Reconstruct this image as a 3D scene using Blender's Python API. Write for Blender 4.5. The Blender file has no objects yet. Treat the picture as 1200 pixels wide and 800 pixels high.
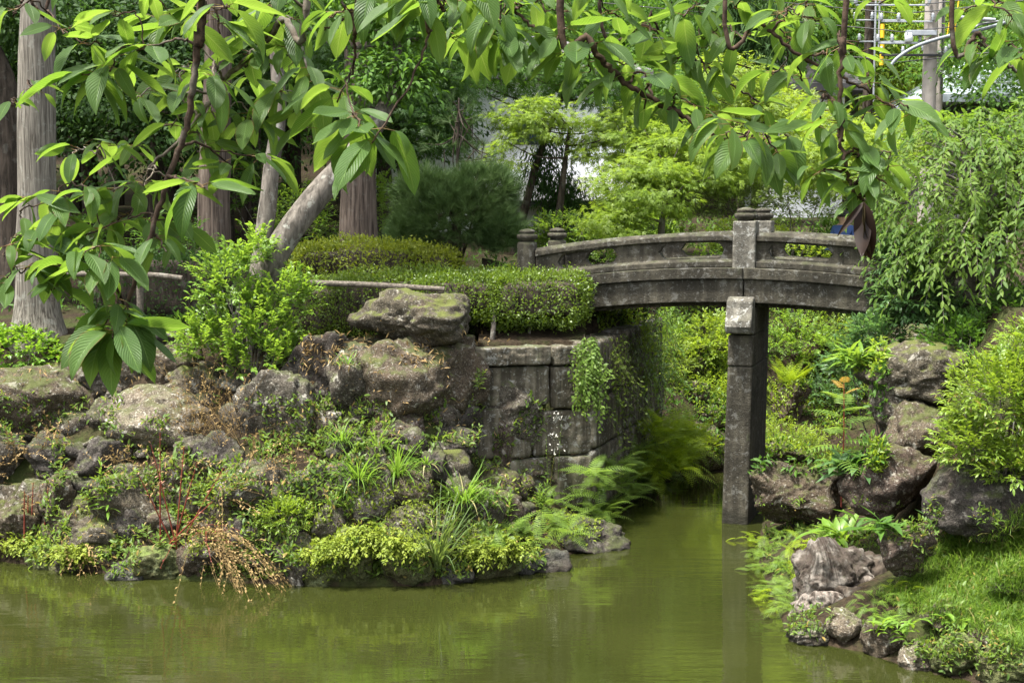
import bpy, bmesh, math, random
import numpy as np
from mathutils import Vector
R = math.radians
scene = bpy.context.scene
COL = scene.collection

# ------------------------------------------------------------------ camera
F = 1600.0            # focal length in photograph pixels (1200 wide)
CAMH = 3.7
PITCH = math.atan(150 / 1600)      # the horizon lies 150 photograph pixels above the middle
cam_d = bpy.data.cameras.new('camera')
cam_d.sensor_width = 36.0
cam_d.lens = 48.0
cam_d.clip_start = 0.05
cam_d.clip_end = 1500.0
cam = bpy.data.objects.new('camera', cam_d)
cam.location = (0, 0, CAMH)
cam.rotation_euler = (R(90) - PITCH, 0, 0)
COL.objects.link(cam)
scene.camera = cam
cam_d.dof.use_dof = False

# ------------------------------------------------------------------ sky and sun
SUN_EL, SUN_AZ = R(70), R(-118)        # azimuth measured from +Y, clockwise (negative = left)
world = bpy.data.worlds.new('World')
scene.world = world
world.use_nodes = True
wn = world.node_tree
bg = wn.nodes['Background']
sky = wn.nodes.new('ShaderNodeTexSky')
sky.sky_type = 'NISHITA'
sky.sun_disc = False
sky.sun_elevation = SUN_EL
sky.sun_rotation = SUN_AZ
sky.dust_density = 4.0
sky.air_density = 1.0
hs = wn.nodes.new('ShaderNodeHueSaturation')
hs.inputs['Saturation'].default_value = 0.35      # thin white cloud: a pale sky
wn.links.new(sky.outputs[0], hs.inputs['Color'])
wn.links.new(hs.outputs[0], bg.inputs['Color'])
bg.inputs['Strength'].default_value = 0.125

sun_d = bpy.data.lights.new('sun', 'SUN')
sun_d.energy = 3.2
sun_d.angle = R(6.0)
sun_d.color = (1.0, 0.96, 0.88)
sun = bpy.data.objects.new('sun', sun_d)
sd = Vector((math.sin(SUN_AZ) * math.cos(SUN_EL), math.cos(SUN_AZ) * math.cos(SUN_EL), math.sin(SUN_EL)))
sun.rotation_euler = sd.to_track_quat('Z', 'Y').to_euler()
sun.location = (0, 0, 40)
COL.objects.link(sun)

scene.view_settings.view_transform = 'Standard'
scene.view_settings.look = 'None'
scene.view_settings.gamma = 1.0
scene.view_settings.exposure = 2.05
scene.render.engine = 'CYCLES'
cy = scene.cycles
cy.use_denoising = True
try:
    cy.denoiser = 'OPENIMAGEDENOISE'
    cy.denoising_prefilter = 'ACCURATE'
except Exception:
    pass
cy.max_bounces = 7
cy.diffuse_bounces = 4
cy.glossy_bounces = 3
cy.transmission_bounces = 4
cy.transparent_max_bounces = 8
cy.caustics_reflective = False
cy.caustics_refractive = False
cy.sample_clamp_indirect = 6.0
cy.use_adaptive_sampling = True
cy.adaptive_threshold = 0.01

# ------------------------------------------------------------------ numeric helpers
def P(px, py, Y):
    """point seen at photograph pixel (px, py) at distance Y"""
    a, c, s = (400 - py) / F, math.cos(PITCH), math.sin(PITCH)
    dy, dz = c + a * s, a * c - s
    return np.array(((px - 600) / F * Y / dy, Y, CAMH + dz / dy * Y))

def W0(px, py, z=0.0):
    """point of the level z seen at a photograph pixel"""
    a, c, s = (400 - py) / F, math.cos(PITCH), math.sin(PITCH)
    dy, dz = c + a * s, a * c - s
    return P(px, py, (z - CAMH) * dy / dz)

def PX(p):
    """photograph pixel and depth of a world point"""
    c, s = math.cos(PITCH), math.sin(PITCH)
    y, z = p[1], p[2] - CAMH
    d = y * c - z * s
    return 600 + F * p[0] / d, 400 - F * (y * s + z * c) / d, d

def rng(seed):
    return np.random.default_rng(seed)

def _hash(ix, iy, iz, s):
    h = (ix * 374761393 + iy * 668265263 + iz * 1274126177 + s * 974634541) & 0xFFFFFFFF
    h = ((h ^ (h >> 13)) * 1103515245) & 0xFFFFFFFF
    h = h ^ (h >> 16)
    h = (h * 2654435761) & 0xFFFFFFFF
    return ((h >> 8) & 0xFFFF) / 65535.0

def vnoise(p, s=0):
    p = np.asarray(p, float)
    i = np.floor(p).astype(np.int64)
    f = p - i
    u = f * f * f * (f * (f * 6 - 15) + 10)
    out = 0
    for dx in (0, 1):
        wx = u[..., 0] if dx else 1 - u[..., 0]
        for dy in (0, 1):
            wy = u[..., 1] if dy else 1 - u[..., 1]
            for dz in (0, 1):
                wz = u[..., 2] if dz else 1 - u[..., 2]
                out = out + wx * wy * wz * _hash(i[..., 0] + dx, i[..., 1] + dy, i[..., 2] + dz, s)
    return out * 2 - 1

def fbm(p, s=0, octv=4, gain=0.5):
    a, t, out = 1.0, 0.0, 0
    p = np.asarray(p, float)
    for k in range(octv):
        out = out + a * vnoise(p * (2.03 ** k) + 17.3 * k, s + k)
        t += a
        a *= gain
    return out / t

def norm(v):
    v = np.asarray(v, float)
    return v / np.maximum(np.linalg.norm(v, axis=-1, keepdims=True), 1e-9)

# ------------------------------------------------------------------ object helpers
def tag(o, label=None, cat=None, group=None, kind=None):
    if label: o['label'] = label
    if cat: o['category'] = cat
    if group: o['group'] = group
    if kind: o['kind'] = kind
    return o

def empty(name, loc=(0, 0, 0), label=None, cat=None, group=None, rz=0.0):
    o = bpy.data.objects.new(name, None)
    o.location = tuple(float(c) for c in loc)
    o.rotation_euler = (0, 0, rz)
    o.empty_display_size = 0.2
    COL.objects.link(o)
    return tag(o, label, cat, group)

def copy_tree(o, parent=None):
    c = o.copy()
    COL.objects.link(c)
    if parent is not None:
        c.parent = parent
    for ch in list(o.children):
        copy_tree(ch, c)
    return c

def mesh_np(name, V, T, mats, parent=None, smooth=False, uv=None, mi=None, link=True):
    """V (n,3) vertices, T (m,3) or (m,4) faces, one mesh object"""
    V = np.asarray(V, np.float32)
    T = np.asarray(T, np.int32)
    k = T.shape[1]
    me = bpy.data.meshes.new(name)
    me.vertices.add(len(V))
    me.vertices.foreach_set('co', V.ravel())
    me.loops.add(T.size)
    me.loops.foreach_set('vertex_index', T.ravel())
    me.polygons.add(len(T))
    me.polygons.foreach_set('loop_start', np.arange(0, T.size, k, dtype=np.int32))
    me.polygons.foreach_set('loop_total', np.full(len(T), k, np.int32))
    if smooth:
        me.polygons.foreach_set('use_smooth', np.ones(len(T), bool))
    if mi is not None:
        me.polygons.foreach_set('material_index', np.asarray(mi, np.int32))
    if uv is not None:
        l = me.uv_layers.new(name='uv')
        l.data.foreach_set('uv', np.asarray(uv, np.float32)[T.ravel()].ravel())
    for m in (mats if isinstance(mats, (list, tuple)) else [mats]):
        me.materials.append(m)
    me.update(calc_edges=True)
    me.validate()
    o = bpy.data.objects.new(name, me)
    if link:
        COL.objects.link(o)
    if parent is not None:
        o.parent = parent
    return o

class MB:
    """collects quads/triangles (as quads with a repeated last vertex avoided) in python lists"""
    def __init__(s):
        s.v, s.f = [], []
    def add(s, V, Fc):
        b = len(s.v)
        s.v += [tuple(float(c) for c in p) for p in V]
        s.f += [tuple(i + b for i in f) for f in Fc]
    def box(s, x0, x1, y0, y1, z0, z1, M=None):
        V = [(x0, y0, z0), (x1, y0, z0), (x1, y1, z0), (x0, y1, z0), (x0, y0, z1), (x1, y0, z1), (x1, y1, z1), (x0, y1, z1)]
        if M is not None: V = [M(p) for p in V]
        s.add(V, [(0, 3, 2, 1), (4, 5, 6, 7), (0, 1, 5, 4), (1, 2, 6, 5), (2, 3, 7, 6), (3, 0, 4, 7)])
    def tube(s, pts, rad, n=8, cap=True):
        V, Fc = tube_np(pts, rad, n)
        s.add(V, [tuple(q) for q in Fc])
        if cap:
            b = len(s.v) - len(V)
            s.f.append(tuple(b + i for i in range(n))[::-1])
            s.f.append(tuple(b + len(V) - n + i for i in range(n)))
    def lathe(s, c, prof, n=24):
        V = []
        for r, z in prof:
            for i in range(n):
                a = 2 * math.pi * i / n
                V.append((c[0] + r * math.cos(a), c[1] + r * math.sin(a), c[2] + z))
        Fc = [(j * n + i, j * n + (i + 1) % n, (j + 1) * n + (i + 1) % n, (j + 1) * n + i) for j in range(len(prof) - 1) for i in range(n)]
        Fc += [tuple(range(n))[::-1], tuple((len(prof) - 1) * n + i for i in range(n))]
        s.add(V, Fc)
    def build(s, name, mat, parent=None, bevel=0, smooth=False, seg=2):
        me = bpy.data.meshes.new(name)
        me.from_pydata(s.v, [], s.f)
        me.update()
        bm = bmesh.new(); bm.from_mesh(me)
        bmesh.ops.recalc_face_normals(bm, faces=bm.faces)
        bm.to_mesh(me); bm.free()
        if smooth:
            for p in me.polygons: p.use_smooth = True
        for m in (mat if isinstance(mat, (list, tuple)) else [mat]): me.materials.append(m)
        o = bpy.data.objects.new(name, me)
        COL.objects.link(o)
        if parent is not None: o.parent = parent
        if bevel:
            b = o.modifiers.new('bevel', 'BEVEL'); b.width = bevel; b.segments = seg; b.limit_method = 'ANGLE'; b.angle_limit = R(40)
        return o

def tube_np(pts, rad, n=8, rough=0, seed=0):
    pts = np.asarray(pts, float)
    m = len(pts)
    rad = np.broadcast_to(np.asarray(rad, float), (m,))
    t = np.gradient(pts, axis=0)
    t = norm(t)
    ref = np.array((0.31, 0.17, 0.93))
    if abs(np.mean(t @ ref)) > 0.8: ref = np.array((0.95, 0.2, 0.1))
    x = norm(np.cross(t, ref))
    y = np.cross(t, x)
    a = np.linspace(0, 2 * math.pi, n, endpoint=False)
    ring = x[:, None, :] * np.cos(a)[None, :, None] + y[:, None, :] * np.sin(a)[None, :, None]
    rr = rad[:, None, None] * np.ones((m, n, 1))
    if rough:
        q = pts[:, None, :] + ring * rr
        rr = rr * (1 + rough * fbm(q * np.array((1.2, 1.2, 0.5)) / max(rad.max(), 1e-3), seed, 3)[..., None])
    V = (pts[:, None, :] + ring * rr).reshape(-1, 3)
    i = np.arange(n)
    q = []
    for j in range(m - 1):
        q.append(np.stack([j * n + i, j * n + (i + 1) % n, (j + 1) * n + (i + 1) % n, (j + 1) * n + i], 1))
    return V, np.concatenate(q)

def spline(pts, n):
    """Catmull-Rom resample"""
    pts = np.asarray(pts, float)
    if len(pts) == 2:
        return pts[0] + (pts[1] - pts[0]) * np.linspace(0, 1, n)[:, None]
    p = np.vstack([2 * pts[0] - pts[1], pts, 2 * pts[-1] - pts[-2]])
    t = np.linspace(0, len(pts) - 1 - 1e-6, n)
    k = t.astype(int); u = (t - k)[:, None]
    a, b, c, d = p[k], p[k + 1], p[k + 2], p[k + 3]
    return 0.5 * (2 * b + (c - a) * u + (2 * a - 5 * b + 4 * c - d) * u ** 2 + (3 * b - a - 3 * c + d) * u ** 3)

def tubes(name, items, mat, parent=None, n=7, rough=0):
    """items: list of (pts, radii) -> one smooth mesh"""
    Vs, Fs, b = [], [], 0
    for k, (pts, rad) in enumerate(items):
        V, Q = tube_np(pts, rad, n, rough, k)
        Vs.append(V); Fs.append(Q + b); b += len(V)
    return mesh_np(name, np.concatenate(Vs), np.concatenate(Fs), mat, parent, smooth=True)

# ------------------------------------------------------------------ leaf templates: (verts, tris), lying along +Y, normal +Z
def leaf_tpl(w=0.4, fold=0.12, droop=0.15):
    h = w / 2
    V = np.array([(0, 0, 0), (-h * .8, .35, fold * w), (h * .8, .35, fold * w), (0, .45, -.02 * droop), (-h * .75, .68, fold * w - droop * .4), (h * .75, .68, fold * w - droop * .4), (0, 1, -droop)])
    T = np.array([(0, 3, 1), (0, 2, 3), (1, 3, 4), (3, 2, 5), (4, 3, 6), (3, 5, 6)])
    return V, T

def leaf_small(w=0.5):
    h = w / 2
    V = np.array([(0, 0, 0), (-h, .5, .06), (h, .5, .06), (0, 1, -.05)])
    return V, np.array([(0, 2, 1), (1, 2, 3)])

def leaf_maple(droop=0.2):
    V = [(0, 0.28, 0)]
    lobes = [(-100, .5), (-50, .85), (0, 1.0), (50, .85), (100, .5)]
    T = []
    pts = []
    for k, (a, l) in enumerate(lobes):
        for da, ll in ((-11, .42 * l + .12), (0, l), (11, .42 * l + .12)):
            r = R(a + da)
            pts.append((math.sin(r) * ll * .8, .28 + math.cos(r) * ll * .72, -droop * ll * ll))
    V += pts
    for k in range(5):
        b = 1 + 3 * k
        T += [(0, b + 1, b), (0, b + 2, b + 1)]
    V.append((0, 0, 0))
    T += [(0, 1, len(V) - 1), (0, len(V) - 1, 15)]
    return np.array(V, float), np.array(T)

def blade_tpl(w=0.03, bend=0.5, n=4):
    V, T = [], []
    for k in range(n + 1):
        t = k / n
        ww = w * (1 - t ** 1.6) * .5 * (0.55 + .9 * min(t * 3, .5))
        a = bend * t
        y = math.sin(a) / max(bend, .01) if bend else 0
        z = (1 - math.cos(a)) / max(bend, .01) if bend else 0
        # grows along Y, bends to -Z
        V += [(-ww, math.sin(a) / bend, -(1 - math.cos(a)) / bend), (ww, math.sin(a) / bend, -(1 - math.cos(a)) / bend)]
    for k in range(n):
        b = 2 * k
        T += [(b, b + 1, b + 2), (b + 1, b + 3, b + 2)]
    return np.array(V), np.array(T)

def frond_tpl(pairs=13, w=0.3, bend=0.9, taper=0.0, sub=False, pw=0.15):
    V, T = [], []
    def c(t):
        a = bend * t
        return np.array((0, math.sin(a) / bend, -(1 - math.cos(a)) / bend)), np.array((0, math.cos(a), -math.sin(a)))
    for k in range(pairs):
        t = .1 + .9 * k / pairs
        p, d = c(t)
        l = w * math.sin(math.pi * min(1, (.22 + .78 * t) ** .8)) ** .75 if not taper else w * (1 - t) ** .7
        l = max(l, .03)
        for s in (-1, 1):
            side = norm(np.array((s * 1.0, .35 * d[1], .35 * d[2] - .12)))
            b = len(V)
            q = d * l * pw * .5
            up = np.array((0, 0, .02 * l))
            V += [p - q * .6, p + side * l * .55 - q, p + side * l * .55 + q + up, p + side * l + np.array((0, 0, -.12 * l)), p + q * .6]
            if s > 0: T += [(b, b + 1, b + 2), (b, b + 2, b + 4), (b + 1, b + 3, b + 2)]
            else: T += [(b, b + 2, b + 1), (b, b + 4, b + 2), (b + 1, b + 2, b + 3)]
    # rachis
    b = len(V)
    for k in range(6):
        p, d = c(k / 5)
        ww = .008 * (1 - k / 6)
        V += [p + np.array((-ww, 0, .004)), p + np.array((ww, 0, .004))]
    for k in range(5):
        q = b + 2 * k
        T += [(q, q + 1, q + 2), (q + 1, q + 3, q + 2)]
    return np.array(V, float), np.array(T)

def needle_tpl(n=26, spread=0.9, seed=1, w=0.022):
    r = rng(seed)
    V, T = [], []
    for k in range(n):
        a = r.uniform(0, 2 * math.pi); s = spread * math.sqrt(r.uniform(.05, 1))
        d = norm(np.array((math.cos(a) * s, 1, math.sin(a) * s)))
        x = norm(np.cross(d, r.normal(size=3))) * w
        l = r.uniform(.75, 1)
        b = len(V)
        o = np.array((0, r.uniform(-.25, .15), 0))
        V += [o - x * .5, o + x * .5, o + d * l]
        T.append((b, b + 1, b + 2))
    return np.array(V, float), np.array(T)

def place(tpl, pos, dirs, ups, scale, roll=None, wscale=None):
    """copies of one template: returns V, T"""
    V0, T0 = tpl
    pos = np.asarray(pos, float); n = len(pos)
    y = norm(dirs)
    x = norm(np.cross(y, ups))
    z = np.cross(x, y)
    if roll is not None:
        c, s = np.cos(roll)[:, None], np.sin(roll)[:, None]
        x, z = x * c + z * s, z * c - x * s
    sc = np.broadcast_to(np.asarray(scale, float), (n,))
    xs = sc if wscale is None else sc * wscale
    V = pos[:, None, :] + (V0[None, :, 0, None] * (x * xs[:, None])[:, None, :] + V0[None, :, 1, None] * (y * sc[:, None])[:, None, :] + V0[None, :, 2, None] * (z * sc[:, None])[:, None, :])
    T = T0[None] + (np.arange(n) * len(V0))[:, None, None]
    return V.reshape(-1, 3), T.reshape(-1, T0.shape[1])

def join(parts):
    Vs, Ts, b = [], [], 0
    for V, T in parts:
        Vs.append(V); Ts.append(T + b); b += len(V)
    return np.concatenate(Vs), np.concatenate(Ts)

def rdir(r, n, zlo=-1, zhi=1):
    z = r.uniform(zlo, zhi, n); a = r.uniform(0, 2 * math.pi, n); q = np.sqrt(1 - z * z)
    return np.stack([q * np.cos(a), q * np.sin(a), z], 1)

# ------------------------------------------------------------------ materials
class NT:
    def __init__(s, name):
        s.m = bpy.data.materials.new(name); s.m.use_nodes = True
        s.t = s.m.node_tree; s.t.nodes.clear()
        s.out = s.n('ShaderNodeOutputMaterial')
    def n(s, typ, **kw):
        nd = s.t.nodes.new(typ)
        for k, v in kw.items():
            if k in nd.inputs: nd.inputs[k].default_value = v
            else: setattr(nd, k, v)
        return nd
    def l(s, a, b): s.t.links.new(a, b)
    def noise(s, vec, scale, detail=4, rough=.55, dist=0.0):
        nd = s.n('ShaderNodeTexNoise', Scale=scale, Detail=detail, Roughness=rough, Distortion=dist)
        s.l(vec, nd.inputs['Vector']); return nd.outputs['Fac']
    def ramp(s, fac, stops):
        nd = s.n('ShaderNodeValToRGB')
        e = nd.color_ramp.elements
        while len(e) < len(stops): e.new(.5)
        for q, (p, c) in zip(e, stops):
            q.position = p; q.color = (c[0], c[1], c[2], 1) if hasattr(c, '__len__') else (c, c, c, 1)
        s.l(fac, nd.inputs[0]); return nd.outputs[0]
    def mix(s, fac, a, b, mode='MIX'):
        nd = s.n('ShaderNodeMix', data_type='RGBA', blend_type=mode)
        for v, i in ((fac, 0), (a, 6), (b, 7)):
            if hasattr(v, 'links') or hasattr(v, 'is_linked'): s.l(v, nd.inputs[i])
            elif i == 0: nd.inputs[0].default_value = v
            else: nd.inputs[i].default_value = (v[0], v[1], v[2], 1)
        return nd.outputs[2]
    def math(s, op, a, b=0.0, clamp=False):
        nd = s.n('ShaderNodeMath', operation=op, use_clamp=clamp)
        for v, i in ((a, 0), (b, 1)):
            if hasattr(v, 'is_linked'): s.l(v, nd.inputs[i])
            else: nd.inputs[i].default_value = v
        return nd.outputs[0]
    def pos(s): return s.n('ShaderNodeNewGeometry').outputs['Position']
    def bump(s, h, strength, dist):
        nd = s.n('ShaderNodeBump', Strength=strength, Distance=dist); s.l(h, nd.inputs['Height']); return nd.outputs[0]
    def bsdf(s, col, rough=.8, nrm=None, spec=.3):
        b = s.n('ShaderNodeBsdfPrincipled')
        for v, k in ((col, 'Base Color'), (rough, 'Roughness')):
            if hasattr(v, 'is_linked'): s.l(v, b.inputs[k])
            elif k == 'Base Color': b.inputs[k].default_value = (v[0], v[1], v[2], 1)
            else: b.inputs[k].default_value = v
        b.inputs['Specular IOR Level'].default_value = spec
        if nrm is not None: s.l(nrm, b.inputs['Normal'])
        return b
    def done(s, b):
        s.l(b.outputs[0], s.out.inputs[0]); return s.m

_leafmats = {}
def leaf_mat(name, a, b, trans, tw=0.42, rough=.45, spec=.35, clump=1.2, tip=None):
    """foliage: colour varies from leaf to leaf and from clump to clump, light passes through"""
    if name in _leafmats: return _leafmats[name]
    t = NT(name)
    g = t.n('ShaderNodeNewGeometry')
    isl = g.outputs['Random Per Island']
    nz = t.noise(g.outputs['Position'], clump, 2)
    f = t.math('ADD', t.math('MULTIPLY', isl, .6), t.math('MULTIPLY', t.math('SUBTRACT', nz, .5), 1.5))
    f = t.math('ADD', f, .2, True)
    col = t.mix(f, a, b)
    if tip: # a few leaves of another colour (new growth, yellowing)
        k = t.math('GREATER_THAN', isl, tip[1])
        col = t.mix(k, col, tip[0])
    d = t.bsdf(col, rough, None, spec)
    tr = t.n('ShaderNodeBsdfTranslucent')
    tc = t.mix(f, [c * .8 for c in trans], [c * 1.2 for c in trans])
    t.l(tc, tr.inputs[0])
    mx = t.n('ShaderNodeMixShader'); mx.inputs[0].default_value = tw
    t.l(d.outputs[0], mx.inputs[1]); t.l(tr.outputs[0], mx.inputs[2])
    _leafmats[name] = t.done(mx)
    return _leafmats[name]

def cherry_leaf_mat():
    t = NT('cherry_leaf')
    g = t.n('ShaderNodeNewGeometry')
    uv = t.n('ShaderNodeUVMap').outputs[0]
    sp = t.n('ShaderNodeSeparateXYZ'); t.l(uv, sp.inputs[0])
    u, v = sp.outputs[0], sp.outputs[1]
    au = t.math('ABSOLUTE', u)
    mid = t.math('SUBTRACT', 1.0, t.math('MULTIPLY', au, 16), True)          # midrib
    ph = t.math('SUBTRACT', t.math('MULTIPLY', v, 13), t.math('MULTIPLY', au, 4.2))
    fr = t.math('FRACT', ph)
    tri = t.math('ABSOLUTE', t.math('SUBTRACT', fr, .5))
    vein = t.math('MULTIPLY', t.math('SUBTRACT', tri, .40, True), 9, True)    # side veins
    vn = t.math('MAXIMUM', mid, t.math('MULTIPLY', vein, .55))
    isl = g.outputs['Random Per Island']
    nz = t.noise(g.outputs['Position'], 9, 3)
    f = t.math('ADD', t.math('MULTIPLY', isl, .75), t.math('MULTIPLY', nz, .3), True)
    top = t.mix(f, (.036, .082, .018), (.080, .145, .032))
    und = t.mix(f, (.06, .14, .03), (.10, .19, .045))
    col = t.mix(g.outputs['Backfacing'], top, und)
    col = t.mix(vn, col, (.16, .27, .07))
    sp_ = t.math('MULTIPLY', t.ramp(t.noise(g.outputs['Position'], 95, 3, .6), [(.70, 0), (.74, 1)]), t.math('GREATER_THAN', isl, .55))
    col = t.mix(sp_, col, (.10, .06, .02))
    edge = t.math('GREATER_THAN', t.math('ADD', au, t.math('MULTIPLY', t.noise(g.outputs['Position'], 60, 3, .6), .55)), 1.20)
    col = t.mix(t.math('MULTIPLY', edge, t.math('GREATER_THAN', isl, .72)), col, (.13, .085, .03))
    hgt = t.math('SUBTRACT', 1.0, t.math('MAXIMUM', mid, t.math('MULTIPLY', t.math('MULTIPLY', tri, 2), .8)))
    b = t.bsdf(col, .48, t.bump(hgt, .5, .004), .32)
    tr = t.n('ShaderNodeBsdfTranslucent')
    tc = t.mix(f, (.13, .25, .02), (.25, .38, .04))
    tc = t.mix(vn, tc, (.36, .46, .09))
    t.l(tc, tr.inputs[0])
    mx = t.n('ShaderNodeMixShader'); mx.inputs[0].default_value = .48
    t.l(b.outputs[0], mx.inputs[1]); t.l(tr.outputs[0], mx.inputs[2])
    return t.done(mx)

def rock_mat(name, a, b, moss=.5, lichen=.5, mosscol=(.055, .07, .016), lich=(.42, .40, .34)):
    t = NT(name)
    g = t.n('ShaderNodeNewGeometry'); p = g.outputs['Position']
    oi = t.n('ShaderNodeObjectInfo')
    ad = t.n('ShaderNodeVectorMath', operation='ADD'); t.l(p, ad.inputs[0])
    sc = t.n('ShaderNodeVectorMath', operation='SCALE'); sc.inputs[0].default_value = (13, 7, 5); t.l(oi.outputs['Random'], sc.inputs['Scale'])
    t.l(sc.outputs[0], ad.inputs[1]); p = ad.outputs[0]
    n1 = t.noise(p, 3.2, 6, .62)
    n2 = t.noise(p, 18, 5, .65)
    n3 = t.noise(p, 75, 3, .6)
    f = t.math('ADD', t.math('MULTIPLY', n1, .65), t.math('MULTIPLY', n2, .35))
    col = t.mix(t.ramp(f, [(.34, 0), (.66, 1)]), a, b)
    col = t.mix(t.ramp(n3, [(.34, .8), (.56, 0)]), col, [c * .25 for c in a])
    mu = t.noise(p, 9, 8, .78, .8)
    col = t.mix(t.math('MULTIPLY', t.ramp(mu, [(.36, 1), (.50, 0)]), .75), col, [c * .35 for c in a])
    # rust-brown patches
    col = t.mix(t.math('MULTIPLY', t.ramp(t.noise(p, 2.1, 4, .6, .6), [(.5, 0), (.66, 1)]), .3), col, (.075, .05, .033))
    # pale lichen: crusty islands
    v = t.noise(p, 7, 7, .74, .4)
    lm = t.ramp(v, [(.585, 0), (.625, 1)])
    sp2 = t.ramp(t.noise(p, 38, 4, .6), [(.58, 0), (.66, 1)])
    lm = t.math('MULTIPLY', t.math('MAXIMUM', lm, t.math('MULTIPLY', sp2, .65)), lichen)
    col = t.mix(lm, col, lich)
    # moss on the faces that look up
    sn = t.n('ShaderNodeSeparateXYZ'); t.l(g.outputs['Normal'], sn.inputs[0])
    m = t.math('ADD', t.math('MULTIPLY', sn.outputs[2], .55), t.math('MULTIPLY', t.math('SUBTRACT', t.noise(p, 5.5, 6, .68), .5), 2.4))
    m = t.math('MULTIPLY', t.ramp(m, [(.30, 0), (.62, 1)]), moss)
    col = t.mix(m, col, t.mix(n2, [c * .55 for c in mosscol], [c * 1.5 for c in mosscol]))
    h = t.math('ADD', t.math('MULTIPLY', n2, .55), t.math('ADD', t.math('MULTIPLY', n3, .25), t.math('MULTIPLY', n1, .6)))
    b_ = t.bsdf(col, .9, t.bump(h, .9, .055), .18)
    return t.done(b_)

def stone_mat(name, a, b, dirt=.6, lich=.35, streak=.6, mossy=.25):
    """dressed stone: weathered, streaked by water, spots of pale lichen"""
    t = NT(name)
    g = t.n('ShaderNodeNewGeometry'); p = g.outputs['Position']
    n1 = t.noise(p, 2.2, 6, .6); n2 = t.noise(p, 60, 4, .6); n4 = t.noise(p, 14, 5, .65)
    mp = t.n('ShaderNodeMapping'); mp.inputs['Scale'].default_value = (11, 11, .9); t.l(p, mp.inputs[0])
    st = t.noise(mp.outputs[0], 1.0, 5, .6)
    col = t.mix(t.ramp(n1, [(.35, 0), (.65, 1)]), a, b)
    col = t.mix(t.math('MULTIPLY', t.ramp(st, [(.42, 1), (.62, 0)]), streak), col, [c * .35 for c in a])
    col = t.mix(t.math('MULTIPLY', t.ramp(n4, [(.36, 1), (.55, 0)]), dirt), col, [c * .45 for c in a])
    lm = t.math('MULTIPLY', t.ramp(t.noise(p, 9, 6, .72, .5), [(.56, 0), (.61, 1)]), lich)
    sp = t.math('MULTIPLY', t.ramp(t.noise(p, 34, 3, .6), [(.62, 0), (.68, 1)]), min(1, lich * 1.1))
    col = t.mix(t.math('MAXIMUM', lm, sp), col, (.40, .40, .37))
    sn = t.n('ShaderNodeSeparateXYZ'); t.l(g.outputs['Normal'], sn.inputs[0])
    mo = t.math('ADD', t.math('MULTIPLY', sn.outputs[2], .35), t.math('MULTIPLY', t.math('SUBTRACT', t.noise(p, 3.5, 6, .7), .5), 2.2))
    col = t.mix(t.math('MULTIPLY', t.ramp(mo, [(.2, 0), (.5, 1)]), mossy), col, (.05, .068, .02))
    wz = t.n('ShaderNodeSeparateXYZ'); t.l(p, wz.inputs[0])
    wet = t.ramp(t.math('ADD', wz.outputs[2], t.math('MULTIPLY', t.math('SUBTRACT', n1, .5), .25)), [(.13, 1), (.22, 0)])
    col = t.mix(t.math('MULTIPLY', wet, .75), col, (.02, .019, .013))
    h = t.math('ADD', t.math('MULTIPLY', n2, .5), n4)
    return t.done(t.bsdf(col, .88, t.bump(h, .7, .02), .2))

def bark_mat(name, a, b, fx=30, fz=2.2, bump=.03, lich=.25):
    t = NT(name)
    g = t.n('ShaderNodeNewGeometry'); p = g.outputs['Position']
    mp = t.n('ShaderNodeMapping'); mp.inputs['Scale'].default_value = (fx, fx, fz); t.l(p, mp.inputs[0])
    n = t.noise(mp.outputs[0], 1, 5, .62, .35)
    n1 = t.noise(p, 4, 5, .6)
    col = t.mix(t.ramp(n, [(.38, 0), (.6, 1)]), a, b)
    col = t.mix(t.math('MULTIPLY', t.ramp(n1, [(.45, 0), (.7, 1)]), .5), col, [c * .55 for c in b])
    col = t.mix(t.math('MULTIPLY', t.ramp(t.noise(p, 7, 6, .7), [(.56, 0), (.62, 1)]), lich), col, (.30, .31, .27))
    return t.done(t.bsdf(col, .9, t.bump(n, .9, bump), .15))

def plain_mat(name, col, rough=.6, spec=.3, metal=0.0, var=.25, scale=6):
    t = NT(name)
    n = t.noise(t.pos(), scale, 5, .6)
    c = t.mix(t.ramp(n, [(.3, 0), (.7, 1)]), [x * (1 - var) for x in col], [min(1, x * (1 + var)) for x in col])
    b = t.bsdf(c, rough, t.bump(n, .15, .01), spec)
    b.inputs['Metallic'].default_value = metal
    return t.done(b)

def ground_mat():
    t = NT('soil_and_moss')
    p = t.pos()
    n1 = t.noise(p, 1.3, 6, .65); n2 = t.noise(p, 22, 5, .65)
    col = t.mix(t.ramp(n2, [(.3, 0), (.7, 1)]), (.012, .009, .006), (.050, .036, .022))
    col = t.mix(t.math('MULTIPLY', t.ramp(n1, [(.48, 0), (.62, 1)]), .6), col, t.mix(n2, (.022, .034, .008), (.055, .085, .016)))
    return t.done(t.bsdf(col, .95, t.bump(n2, 1.0, .05), .1))

def water_mat():
    t = NT('pond_water')
    p = t.pos()
    mp = t.n('ShaderNodeMapping'); mp.inputs['Scale'].default_value = (.35, 1.5, 1.0); t.l(p, mp.inputs[0])
    n1 = t.noise(mp.outputs[0], 3.2, 3, .5, .3)
    n2 = t.noise(mp.outputs[0], 17, 2, .5)
    n3 = t.noise(p, .5, 3, .5)
    h = t.math('ADD', n1, t.math('MULTIPLY', t.math('MULTIPLY', n2, .22), t.ramp(n3, [(.35, .35), (.65, 1)])))
    col = t.mix(t.ramp(n3, [(.35, 0), (.65, 1)]), (.0165, .0200, .0044), (.0225, .0265, .0060))
    b = t.bsdf(col, .03, t.bump(h, .15, .03), .5)
    b.inputs['IOR'].default_value = 1.62
    return t.done(b)

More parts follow.
